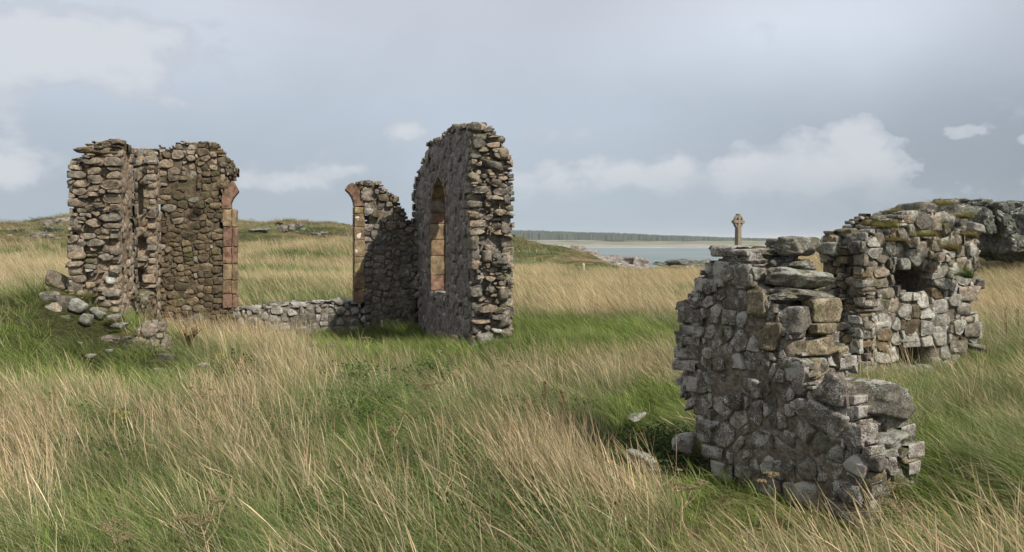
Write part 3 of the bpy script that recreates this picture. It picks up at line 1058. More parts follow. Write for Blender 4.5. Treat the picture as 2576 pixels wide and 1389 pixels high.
def build_far_shore():
    ys = np.array([1140, 1165, 1190, 1215, 1232, 1245, 1262, 1280, 1300, 1330, 1380, 1450, 1560, 1800, 2300.])
    zs = np.array([-9.5, -8.0, -7.4, -6.6, -5.8, -4.0, -2.4, -1.7, -2.0, -1.8, -1.4, -1.2, -1.0, -1.2, -3])
    xs = np.arange(-1300, 2300, 7.0)
    X, Y = np.meshgrid(xs, ys, indexing='ij')
    Z = np.repeat(zs[None, :], len(xs), 0)
    dune = smooth(Y, 1225, 1262)
    Z = Z + dune * (fbm2(X, Y, .012, 4, 71) * 2.2 + fbm2(X, Y, .05, 2, 72) * 1.1)
    Z = Z - dune * 1.4 * smooth(X, 330, 520)
    ii = np.arange(X.size).reshape(X.shape)
    Fc = np.stack([ii[:-1, :-1], ii[1:, :-1], ii[1:, 1:], ii[:-1, 1:]], -1).reshape(-1, 4)
    m, t, b, out = mat_new('sand_and_dunes')
    P = t.node('ShaderNodeNewGeometry').outputs['Position']
    sy = t.node('ShaderNodeSeparateXYZ'); t.l.new(P, sy.inputs[0])
    mp = t.node('ShaderNodeMapping'); mp.inputs['Scale'].default_value = (.4, 1.0, 1.0); t.l.new(P, mp.inputs[0])
    n = t.noise(mp.outputs[0], .035, 5, .6)
    g = t.ss(t.math('ADD', sy.outputs[1], t.ss(n, .2, .8, -30, 30)), 1200, 1235)
    sand = t.mix(t.ss(sy.outputs[1], 1165, 1200), (.20, .175, .15), (.30, .245, .20))
    dn_ = t.mix(t.ss(n, .35, .65), (.125, .135, .072), (.215, .20, .12))
    t.put(b.inputs['Base Color'], t.mix(g, sand, dn_))
    o = link('beach', mesh_np('beach', np.stack([X, Y, Z], -1).reshape(-1, 3), Fc, [m]))
    mark(o, 'structure')
    # plantation: a mass of small conical crowns
    rs = np.random.default_rng(5)
    m2 = plain_mat('conifer_green', (.040, .058, .034), .35, .05, bs=0)
    V, Fa, off = [], [], 0
    a = np.linspace(0, 2 * math.pi, 6)[:-1]
    N = 15000
    x = rs.uniform(-1300, 560, N); y = 1392 + rs.random(N) ** 1.8 * 260
    edge = 18 * fbm2(x, y, .006, 3, 81)
    y = y + edge
    ht = np.interp(x, [-1300, -200, 0, 80, 200, 330, 450, 560], [19, 19, 18, 16, 12, 7.5, 4.0, 1.8]) * (1 + .22 * fbm2(x, y * .5, .011, 4, 8)) * rs.uniform(.86, 1.04, N)
    r = rs.uniform(2.4, 4.6, N)
    k = len(a)
    ring = np.stack([np.cos(a), np.sin(a)], 1)
    lo = np.stack([x[:, None] + r[:, None] * ring[None, :, 0], y[:, None] + r[:, None] * ring[None, :, 1], np.repeat(-1.8 + ht[:, None] * .15, k, 1)], -1)
    mi = np.stack([x[:, None] + .72 * r[:, None] * ring[None, :, 0], y[:, None] + .72 * r[:, None] * ring[None, :, 1], np.repeat(-1.8 + ht[:, None] * .74, k, 1)], -1)
    tp = np.stack([x, y, ht - 1.8], -1)[:, None, :]
    V = np.concatenate([lo, mi, tp], 1).reshape(-1, 3)
    b0 = (np.arange(N) * (2 * k + 1))[:, None]
    q = np.arange(k); q1 = (q + 1) % k
    Q = np.stack([b0 + q, b0 + q1, b0 + k + q1, b0 + k + q], -1).reshape(-1, 4)
    Tt = np.stack([b0 + k + q, b0 + k + q1, b0 + 2 * k + 0 * q], -1).reshape(-1, 3)
    o = link('conifer_forest', mesh_np('conifer_forest', V, [Q, Tt], [m2], False))
    mark(o, 'stuff', 'long dark green conifer forest across the bay behind the beach', 'forest')


build_sea()
build_far_shore()


# ------------------------------------------------------------------ chapel walls
def gz(x, y): return float(ground_z(np.array([x]), np.array([y]), False)[0])
def base_of(fr, u):
    p = fr['o'] + fr['u'] * u
    return (float(p[0]), float(p[1]), gz(*p))


# left side wall: near pier, sill, far pier
def left_wall():
    fr = FR_LEFT
    b0 = base_of(fr, 0)
    ms = Masonry('ruined_side_wall', 'leftmost tall ruined side wall with a ragged broken end and a collapsed window gap', 'wall', b0)
    drop = lambda wv: np.interp(wv, [0, .1, .35, .5, .7], [.0, .0, .03, .16, .36])
    pier = np.array([(0, -.2), (1.5, -.2), (1.75, 1.0), (1.62, 1.9), (1.72, 2.5), (1.5, 3.0), (1.2, 3.12), (.5, 3.16), (.12, 3.13), (0, 2.95)])
    sill = np.array([(1.3, -.2), (4.2, -.2), (4.1, .75), (3.2, .62), (2.4, .60), (1.6, .85), (1.3, .9)])
    farp = np.array([(3.9, -.2), (4.72, -.2), (4.72, 3.35), (4.4, 3.42), (4.1, 3.32), (3.9, 3.12), (4.0, 2.5), (3.9, 2.0), (3.98, 1.2), (3.88, .6)])
    gaps = [(1.45, 1.75), (2.15, 2.75), (.85, 1.1)]
    ingap = lambda wv, z: wv > .20 and any(a < z < b for a, b in gaps)
    voxel_core('mortar_core', fr, b0, [pier, sill, farp], T, drop, MO_TAN, ms.t, disp=.05, cut=lambda U, W, Z: (U > 3.6) & (U < 4.25) & (W > .20) & (((Z > 1.45) & (Z < 1.75)) | ((Z > 2.15) & (Z < 2.75)) | ((Z > .85) & (Z < 1.1))))
    # inner faces, seen at a grazing angle
    face_stones(ms, fr, pier, .05, (3, 8), (2, 5), 'far', M_TAN, .003, (.10, .16), .55, .95, .03, seed=11)
    face_stones(ms, fr, sill, .05, (3, 8), (2, 5), 'far', M_DARK, .02, (.10, .16), .8, 1, .05, seed=12)
    face_stones(ms, fr, farp, .05, (3, 8), (2, 5), 'far', M_TAN, .02, (.10, .16), .8, 1, .05, seed=13)
    # the broken near end: slabs and holes
    end_stones(ms, fr, pier, T, .036, (3, 9), (1, 4), 'farslab', M_TAN, .11, (.14, .3), -1, drop, seed=14, jitter=.14,  mats=[M_TAN, M_TAN, M_TAN, M_END, M_END])
    end_stones(ms, fr, farp, T, .05, (3, 8), (2, 5), 'farslab', M_END, .14, (.14, .3), -1, None, seed=15, fill=.85, mats=[M_END, M_TAN, M_DARK], skip=ingap)
    end_stones(ms, fr, pier, T, .06, (2, 6), (2, 4), 'farslab', M_END, .08, (.14, .3), 1, drop, seed=16)
    face_stones(ms, fr, pier, .07, (3, 7), (2, 4), 'far', M_END, .03, (.12, .2), .95, 1, .06, side=-1, T_=T, seed=17, drop=drop)
    face_stones(ms, fr, farp, .07, (3, 7), (2, 4), 'far', M_END, .03, (.12, .2), .95, 1, .06, side=-1, T_=T, seed=18)
    top_stones(ms, fr, pier, T, .06, (2, 6), 'farslab', M_DARK, (.06, .13), drop, seed=19)
    top_stones(ms, fr, farp, T, .06, (2, 6), 'farslab', M_END, (.06, .13), None, seed=20)
    top_stones(ms, fr, sill, T, .07, (2, 6), 'farslab', M_END, (.08, .16), None, seed=21)
    # named stones of the near end: (z1 picture pos, depth w, size across, along wall, up)
    for (x, y, dims, tl, mt) in [((320), 222, (.36, .5, .075), .10, M_TAN), (400, 1000 - 20, (.0, 0, 0), 0, None),
                                 (405, 588, (.24, .3, .15), -.05, M_TAN), (425, 855, (.17, .2, .13), 0, M_BLOCK), (395, 905, (.32, .3, .09), .03, M_END),
                                 (400, 975, (.30, .3, .12), .02, M_LICH), (235, 345, (.30, .3, .10), -.04, M_END), (240, 705, (.36, .3, .13), -.03, M_TAN),
                                 (215, 770, (.17, .25, .10), 0, M_END), (405, 740, (.24, .3, .10), .1, M_END), (295, 130 + 25, (.40, .4, .08), .05, M_DARK),
                                 (455, 112, (.22, .4, .06), 0, M_DARK)]:
        if mt is None: continue
        P = Z1(x, y)
        # put it on the end plane through NL
        k = (P[0] - CX) / F
        n = -fr['u']
        tt = np.dot(fr['o'], n) / (k * n[0] + n[1])
        p = np.array([k * tt, tt]) + fr['u'] * (dims[1] / 2 - .07)
        z = H - (P[1] - HY) / F * tt
        a3 = Vector((*(-fr['n']), 0)); d3 = Vector((*fr['u'], 0)); zz = Vector((0, 0, 1))
        R = Matrix.Rotation(-tl, 3, d3)
        ms.add((p[0], p[1], z), (R @ a3, d3, R @ zz), (dims[0] * 1.0, dims[1], dims[2]), 'farslab', mt, .02, force=True)
    ms.finish()


def back_left():
    fr = FR_BACK
    b0 = base_of(fr, .7)
    ms = Masonry('ruined_gable_fragment', 'mossy brown gable wall fragment with a red and ochre sandstone jamb on its right edge', 'wall', b0)
    pts = [Z1(*q) for q in [(672, 1150), (672, 160), (690, 125), (735, 150), (770, 112), (850, 100), (905, 104), (1000, 118), (1045, 185), (1085, 215), (1108, 265), (1082, 312),
                            (1062, 330), (1040, 360), (1022, 400), (1020, 465), (1032, 480), (1034, 700), (1038, 1005), (1108, 1012), (1112, 1150)]]
    poly = to_uv(fr, pts)
    poly[[0, -1], 1] = -.45
    voxel_core('mortar_core', fr, b0, [poly], T, nodrop, MO_DARK, ms.t, disp=.03)

    def zp(u, z, rs):
        if z > 2.75: return ('farslab', rs.choice([M_DARK, M_TAN, M_END]), .06, .10, 1.0)
        if rs.random() < .10: return ('far', rs.choice([M_BLOCK, M_END, M_LICH]), .02, .05, .95)
        return None
    face_stones(ms, fr, poly, .040, (3, 9), (2, 4), 'far', M_DARK, .016, (.10, .16), .97, 1.0, .05, seed=22, zpick=zp)
    end_stones(ms, fr, poly, T, .06, (3, 6), (2, 5), 'far', M_DARK, .04, (.12, .2), 1, None, seed=23, zr=(2.3, 9))
    top_stones(ms, fr, poly, T, .055, (3, 8), 'farslab', M_END, (.07, .13), None, seed=24, ur=(.05, 3))
    face_stones(ms, fr, poly, .08, (3, 7), (2, 4), 'far', M_DARK, .03, (.12, .2), .95, 1, .06, side=-1, T_=T, seed=25)
    # jamb
    ys = [470, 568, 678, 770, 855, 930, 1010]
    mats = [SS_OCH, SS_RED, SS_RED, SS_OCH, SS_BRN, SS_RED]
    for i in range(6):
        (u0, za) = hit(fr, *Z1(1030, ys[i])); (u1, _) = hit(fr, *Z1(1106 + (i % 2) * 3, ys[i])); (_, zb) = hit(fr, *Z1(1030, ys[i + 1]))
        um = u0 + (u1 - u0) * .62
        o = block('jamb_block', mats[i], ms.t, b0, box_uwz(fr, u0 + .008 * (i % 2), um, -.03, T * .55, zb + .008, za - .004), bev=.018)
        o['label'] = ['ochre sandstone jamb block', 'red sandstone jamb block', 'red sandstone jamb block', 'ochre sandstone jamb block', 'brown sandstone jamb block', 'red sandstone jamb block'][i]
        block('jamb_moulding', mats[i], ms.t, b0, box_uwz(fr, um + .004, u1, .05, T * .8, zb + .006, za - .006), bev=.02)
    sp = to_uv(fr, [Z1(*q) for q in [(1025, 472), (1078, 470), (1075, 440), (1088, 410), (1118, 374), (1090, 320), (1066, 328), (1040, 362), (1024, 410)]])
    prism('arch_springer', SS_RED, ms.t, b0, fr, sp, -.03, T * .6, 'curved red sandstone springer of the broken window arch')
    ms.finish()


def low_wall():
    fr = FR_BACK
    b0 = base_of(fr, 2.3)
    ms = Masonry('low_wall', 'low grey rubble wall below the wide empty window gap', 'wall', b0)
    pts = [Z8(*q) for q in [(150, 1300), (150, 1095), (200, 1092), (260, 1102), (350, 1096), (420, 1075), (520, 1060), (700, 1056), (760, 1062), (850, 1046), (940, 1048), (1030, 1036), (1110, 1036), (1225, 1045), (1225, 1300)]]
    poly = to_uv(fr, pts)
    poly[[0, -1], 1] = -.5
    voxel_core('mortar_core', fr, b0, [poly], T * .92, nodrop, MO_GREY, ms.t, disp=.03)
    face_stones(ms, fr, poly, .045, (3, 8), (3, 6), 'far', M_LOW, .03, (.12, .2), .98, .97, .10, seed=31)
    top_stones(ms, fr, poly, T * .92, .06, (3, 8), 'farslab', M_LOW, (.06, .12), None, seed=32, lift=.6)
    face_stones(ms, fr, poly, .08, (3, 7), (2, 4), 'far', M_LOW, .03, (.12, .2), .95, 1, .06, side=-1, T_=T * .92, seed=33)
    ms.finish()


def back_right():
    fr = FR_BACK
    b0 = base_of(fr, 4.1)
    ms = Masonry('ruined_gable_stub', 'dark sloping gable stub between the sandstone jamb and the tall pointed window wall', 'wall', b0)
    pts = [Z8(*q) for q in [(1225, 1300), (1222, 262), (1190, 150), (1165, 85), (1200, 74), (1290, 66), (1345, 72), (1385, 125), (1430, 150), (1480, 190), (1505, 245), (1530, 290),
                            (1560, 345), (1590, 400), (1640, 430), (1700, 440), (1700, 1300)]]
    poly = to_uv(fr, pts)
    poly[[0, -1], 1] = -.5
    poly[-2:, 0] = np.linalg.norm(BR - BL) + .1
    voxel_core('mortar_core', fr, b0, [poly], T, nodrop, MO_GREY, ms.t, disp=.03)

    def zp(u, z, rs):
        if z > 1.95: return ('farslab', rs.choice([M_END, M_SHADY, M_DARK, M_END, M_TAN]), .10, .28, .95)
        return None
    face_stones(ms, fr, poly, .04, (3, 7), (2, 5), 'far', M_SHADY, .025, (.10, .18), .95, .97, .07, seed=41, zpick=zp)
    top_stones(ms, fr, poly, T, .05, (3, 7), 'farslab', M_SHADY, (.05, .10), None, seed=42, jitter=.3, lift=.7)
    end_stones(ms, fr, poly, T, .06, (3, 6), (2, 5), 'farslab', M_SHADY, .06, (.12, .2), -1, None, seed=43, zr=(2.25, 9))
    face_stones(ms, fr, poly, .08, (3, 7), (2, 4), 'far', M_SHADY, .03, (.12, .2), .95, 1, .06, side=-1, T_=T, seed=44)
    ys = [268, 325, 430, 535, 672, 808, 935, 1035]
    mats = [SS_OLV, SS_BRN, SS_BRN, SS_OCH, SS_OLV, SS_BRN, SS_RED]
    for i in range(7):
        (u0, za) = hit(fr, *Z8(1142, ys[i])); (u1, _) = hit(fr, *Z8(1222 + (i % 2) * 6, ys[i])); (_, zb) = hit(fr, *Z8(1142, ys[i + 1]))
        o = block('jamb_block', mats[i], ms.t, b0, box_uwz(fr, u0, u1, -.02, T * .55, zb + .006, za - .004), bev=.014)
        block('jamb_moulding', mats[i], ms.t, b0, box_uwz(fr, u0 - .012, u0 - .002, .05, T * .5, zb + .006, za - .006), bev=.003)
    sp = to_uv(fr, [Z8(*q) for q in [(1140, 266), (1222, 264), (1215, 215), (1190, 150), (1160, 95), (1125, 72), (1095, 90), (1070, 130), (1100, 158), (1122, 190), (1136, 228)]])
    prism('arch_springer', SS_RED, ms.t, b0, fr, sp, -.02, T * .5, 'curved red sandstone springer leaning over the window gap')
    for (x, y, sx, sz) in [(1166, 362, .09, .09), (1182, 500, .13, .12), (1158, 625, .05, .11)]:
        u, z = hit(fr, *Z8(x, y))
        p, f = rock_np(6, int(x), e=3, chops=3, rough=.35)
        p[:, 1] *= .6
        X = w3(fr, u, -.020, z)
        R = np.array([[*fr['u'], 0], [*(-fr['n']), 0], [0, 0, 1]])
        me = mesh_np('plaster_patch', (p * np.array([sx / 2 * 1.1, .010, sz / 2])) @ R + (X - np.array(b0)), f, [PLASTER])
        o = link('plaster_patch', me, ms.t); o['label'] = 'flaked white plaster on the jamb'
    ms.finish()


def right_wall():
    fr = FR_RIGHT
    b0 = base_of(fr, 0)
    ms = Masonry('ruined_window_wall', 'tallest wall, with a narrow pointed window and a ragged rubble end', 'wall', b0)
    drop = lambda wv: np.interp(wv, [0, .12, .3, .42, .55, .66], [0, 0, .07, .16, .38, .62])
    top = [(1169, 312), (1148, 318), (1129, 323), (1112, 335), (1103, 348), (1079, 358), (1076, 388), (1064, 394), (1055, 416), (1050.5, 442)]
    pts = np.array([hit(fr, *q) for q in top])
    L = float(np.linalg.norm(BR - NR)) + T
    poly = np.concatenate([[(0, -.3)], [(0.0, 3.3), (.06, 3.48)], pts, [(L, 2.9), (L, -.5)]])
    (uN, zs) = hit(fr, 1118, 745)
    uF = 3.85
    uM = (uN + uF) / 2
    (_, zsp) = (0, 2.22)
    apex = 2.86
    arch = [(uN, zs), (uF, zs), (uF, zsp), (uF - .10, zsp + .25), (uF - .35, zsp + .48), (uM, apex), (uN + .35, zsp + .48), (uN + .10, zsp + .25), (uN, zsp)]
    voxel_core('mortar_core', fr, b0, [poly], T, drop, MO_FACE, ms.t, disp=.04, lowf=.03, cut=lambda U, W, Z: inpoly(U, Z, [(uN - .11, zs - .07), (uF + .13, zs - .07), (uF + .13, zsp), (uF - .02, zsp + .33), (uM, apex + .12), (uN + .02, zsp + .33), (uN - .11, zsp)]))
    big = [(uN - .14, zs - .02), (uF + .16, zs - .02), (uF + .16, zsp), (uF, zsp + .35), (uM, apex + .16), (uN, zsp + .35), (uN - .14, zsp)]
    face_stones(ms, fr, poly, .05, (3, 14), (2, 6), 'far', M_FACE, .004, (.10, .14), .62, 1.0, .03, holes=[big], seed=51)
    end_stones(ms, fr, poly, T, .036, (2, 8), (1, 4), 'farslab', M_END, .13, (.16, .32), -1, drop, seed=52, fill=.96, jitter=.17, mats=[M_END, M_TAN, M_END, M_SHADY, M_TAN], grow=1.12)
    top_stones(ms, fr, poly, T, .055, (3, 7), 'farslab', M_END, (.08, .16), drop, seed=53, lift=.45)
    face_stones(ms, fr, poly, .08, (3, 6), (2, 4), 'farslab', M_END, .05, (.12, .2), .95, 1, .06, side=-1, T_=T - .02, holes=[arch], seed=54, drop=drop)
    end_stones(ms, fr, poly, T, .08, (3, 6), (2, 4), 'far', M_END, .05, (.12, .2), 1, None, seed=55)
    # named stones on the broken end
    for (Z, x, y, sx, sz, dp, tl, mt, kd) in [
            (Z5, 870, 490, .50, .145, .5, -.20, M_SHADY, 'farslab'), (Z5, 690, 630, .33, .16, .4, -.38, M_END, 'farslab'), (Z5, 680, 90, .25, .17, .4, 0, M_LICH, 'farslab'),
            (Z5, 730, 200, .26, .12, .4, 0, M_SHADY, 'farslab'), (Z5, 690, 270, .19, .18, .3, 0, M_END, 'far'), (Z5, 840, 850, .15, .14, .35, -.4, M_SHADY, 'far'),
            (Z5, 990, 860, .11, .17, .3, .1, M_SHADY, 'far'), (Z5, 960, 380, .16, .20, .4, .1, M_TAN, 'far'), (Z5, 660, 910, .24, .13, .3, 0, M_END, 'far'),
            (Z5, 650, 1010, .20, .12, .3, -.1, M_TAN, 'far'), (Z5, 720, 1180, .34, .07, .35, 0, M_SHADY, 'farslab'), (Z5, 985, 1185, .17, .13, .35, -.3, M_SHADY, 'far'),
            (Z6, 655, 70, .19, .26, .3, 0, M_END, 'far'), (Z6, 800, 200, .16, .23, .35, 0, M_END, 'far'), (Z6, 660, 300, .18, .17, .25, 0, M_TAN, 'far'),
            (Z6, 950, 250, .20, .12, .35, 0, M_SHADY, 'far'), (Z6, 670, 580, .19, .18, .4, 0, M_LICH, 'far'), (Z6, 840, 550, .13, .14, .4, -.1, M_SHADY, 'far'),
            (Z6, 965, 600, .17, .22, .3, 0, M_END, 'far'), (Z6, 720, 760, .24, .19, .35, .1, M_LICH, 'far'), (Z6, 740, 885, .33, .08, .35, 0, M_TAN, 'far'),
            (Z6, 990, 885, .23, .17, .3, .05, M_END, 'farslab'), (Z6, 770, 1070, .26, .20, .3, 0, M_LICH, 'far'), (Z6, 900, 975, .15, .06, .35, 0, M_BLOCK, 'far')]:
        P = Z(x, y)
        k = (P[0] - CX) / F
        n = -fr['u']
        tt = np.dot(fr['o'], n) / (k * n[0] + n[1])
        p = np.array([k * tt, tt]) + fr['u'] * (dp / 2 - .14)
        z = H - (P[1] - HY) / F * tt
        a3 = Vector((*(-fr['n']), 0)); d3 = Vector((*fr['u'], 0)); zz = Vector((0, 0, 1))
        R = Matrix.Rotation(-tl, 3, d3)
        ms.add((p[0], p[1], z), (R @ a3, d3, R @ zz), (sx * 1.04, dp, sz * 1.05), kd, mt, .03, force=True)
    # dressed far and near jambs, sill, arch ring
    zz = [zs + .02, 1.0, 1.35, 1.68, 1.98, zsp]
    zz = [zs, zs + .30, zs + .68, zs + 1.0, zs + 1.30, zsp]
    mats = [SS_RED, SS_OCH, SS_BRN, SS_OCH, SS_RED]
    for i in range(5):
        block('jamb_block', mats[i], ms.t, b0, box_uwz(fr, uF, uF + .16, .03, T * .50, zz[i] + .004, zz[i + 1] - .004), bev=.014)
        block('jamb_moulding', mats[i], ms.t, b0, box_uwz(fr, uF - .10, uF + .16, T * .50 + .003, T - .04, zz[i] + .004, zz[i + 1] - .004), bev=.014)
        block('jamb_block', SS_GRY, ms.t, b0, box_uwz(fr, uN - .14, uN, .02, T - .04, zz[i] + .004, zz[i + 1] - .004), bev=.012)
    block('window_sill', sandstone('grey_sill', (.26, .23, .19)), ms.t, b0, box_uwz(fr, uN - .05, uF + .05, .01, T - .05, zs - .10, zs - .004), bev=.02)
    ring_o = [(uF + .14, zsp), (uF + .02, zsp + .33), (uF - .27, zsp + .60), (uM, apex + .17), (uN + .27, zsp + .60), (uN - .02, zsp + .33), (uN - .12, zsp)]
    ring_i = [(uF, zsp), (uF - .10, zsp + .25), (uF - .35, zsp + .48), (uM, apex), (uN + .35, zsp + .48), (uN + .10, zsp + .25), (uN, zsp)]
    for i in range(6):
        prism('arch_stone', [SS_GRY, SS_BRN, SS_GRY][i % 3], ms.t, b0, fr, [ring_i[i], ring_o[i], ring_o[i + 1], ring_i[i + 1]], .022, T - .04, bev=.008)
    ms.finish()


left_wall(); back_left(); low_wall(); back_right(); right_wall()


# ------------------------------------------------------------------ near wall on the right
def near_wall():
    fr = FR_NEAR
    b0 = base_of(fr, .6)
    Tn = .52
    ms = Masonry('near_ruined_wall', 'nearest ruined wall, stepped shoulder high masonry of lichened stone in the right foreground', 'wall', b0)
    zp_ = [(255, 112), (243, 150), (185, 195), (145, 300), (125, 345), (92, 420), (98, 480), (72, 520), (82, 560), (60, 640), (82, 690), (92, 790), (132, 850), (172, 880), (182, 950), (196, 1040),
           (224, 1100), (235, 1220), (240, 1400), (960, 1480), (945, 1250), (985, 1100), (960, 1030), (930, 985), (905, 890), (880, 800), (800, 745), (712, 770), (672, 715), (655, 620), (606, 560), (600, 500), (545, 470),
           (540, 372), (492, 350), (486, 290), (430, 262), (425, 205), (390, 125)]
    poly = to_uv(fr, [Z4(*q) for q in zp_])
    for i in (18, 19): poly[i, 1] = -.35
    voxel_core('mortar_core', fr, b0, [poly], Tn, nodrop, MO_NEAR, ms.t, g=.028, gw=.035, inset=.016, disp=.03, einset=.045, lowf=.014)
    face_stones(ms, fr, poly, .026, (4, 9), (4, 8), 'near', M_NEAR, .022, (.10, .16), .96, .93, .08, seed=61,
                zpick=lambda u, z, rs: ('near', M_LICH, .03, .09, .9) if rs.random() < .14 else (('near', M_NEAR, .045, .14, .93) if rs.random() < .25 else None))
    end_stones(ms, fr, poly, Tn, .035, (3, 7), (2, 5), 'near', M_NEAR, .05, (.14, .22), -1, None, seed=62)
    end_stones(ms, fr, poly, Tn, .045, (3, 8), (2, 5), 'near', M_OCHRE, .045, (.14, .24), 1, None, seed=63, mats=[M_OCHRE, M_LICH, M_NEAR, M_NEAR, M_LICH], jitter=.10)
    top_stones(ms, fr, poly, Tn, .045, (3, 6), 'nearslab', M_LICH, (.05, .09), None, seed=64, lift=.2)
    face_stones(ms, fr, poly, .05, (3, 6), (2, 4), 'near', M_NEAR, .03, (.12, .16), .95, 1, .06, side=-1, T_=Tn, seed=65)
    # heroes: the stones one knows this wall by
    hero(ms, fr, *Z4(1000, 815), .34, (.38, .66, .30), 'nearslab', M_LICH, yaw=.05, tilt=(-.16, -.12))
    hero(ms, fr, *Z4(815, 770), .02, (.24, .20, .24), 'near', M_NEAR, yaw=.1, tilt=(0, .35))
    hero(ms, fr, *Z4(1030, 985), .30, (.30, .58, .17), 'nearslab', M_LICH, tilt=(.10, -.1))
    hero(ms, fr, *Z4(790, 890), .04, (.34, .22, .26), 'near', M_NEAR, tilt=(0, .25))
    hero(ms, fr, *Z4(625, 250), .30, (.42, .58, .15), 'nearslab', M_LICH, tilt=(-.12, -.04))
    hero(ms, fr, *Z4(650, 320), .28, (.34, .54, .11), 'nearslab', M_LICH, tilt=(-.05, 0))
    hero(ms, fr, *Z4(612, 98), .38, (.30, .34, .15), 'nearslab', M_LICH, yaw=.3)
    hero(ms, fr, *Z4(530, 82), .40, (.16, .2, .08), 'nearslab', M_SHADY, yaw=.2)
    hero(ms, fr, *Z4(618, 185), .40, (.24, .28, .09), 'nearslab', M_LICH, yaw=.2)
    hero(ms, fr, *Z4(500, 170), .38, (.30, .40, .07), 'nearslab', M_NEAR)
    hero(ms, fr, *Z4(490, 130), .34, (.32, .44, .05), 'nearslab', M_LICH)
    hero(ms, fr, *Z4(330, 112), .22, (.24, .42, .06), 'nearslab', M_SHADY)
    hero(ms, fr, *Z4(735, 395), .34, (.18, .40, .19), 'near', M_OCHRE, yaw=.1)
    hero(ms, fr, *Z4(620, 430), .10, (.20, .22, .22), 'near', M_LICH, yaw=.05)
    hero(ms, fr, *Z4(740, 480), .26, (.12, .24, .10), 'near', M_OCHRE)
    hero(ms, fr, *Z4(700, 560), .20, (.17, .34, .13), 'near', M_OCHRE)
    hero(ms, fr, *Z4(705, 655), .18, (.14, .26, .17), 'near', M_OCHRE)
    hero(ms, fr, *Z4(815, 610), .42, (.12, .14, .16), 'near', M_OCHRE)
    hero(ms, fr, *Z4(930, 1080), .16, (.24, .34, .13), 'near', M_OCHRE)
    hero(ms, fr, *Z4(125, 370), .18, (.10, .2, .12), 'near', M_SHADY)
    hero(ms, fr, *Z4(115, 505), .2, (.14, .2, .06), 'nearslab', M_SHADY)
    hero(ms, fr, *Z4(120, 610), .15, (.16, .2, .18), 'near', M_SHADY)
    hero(ms, fr, *Z4(225, 950), .03, (.20, .18, .17), 'near', M_NEAR)
    ms.finish()


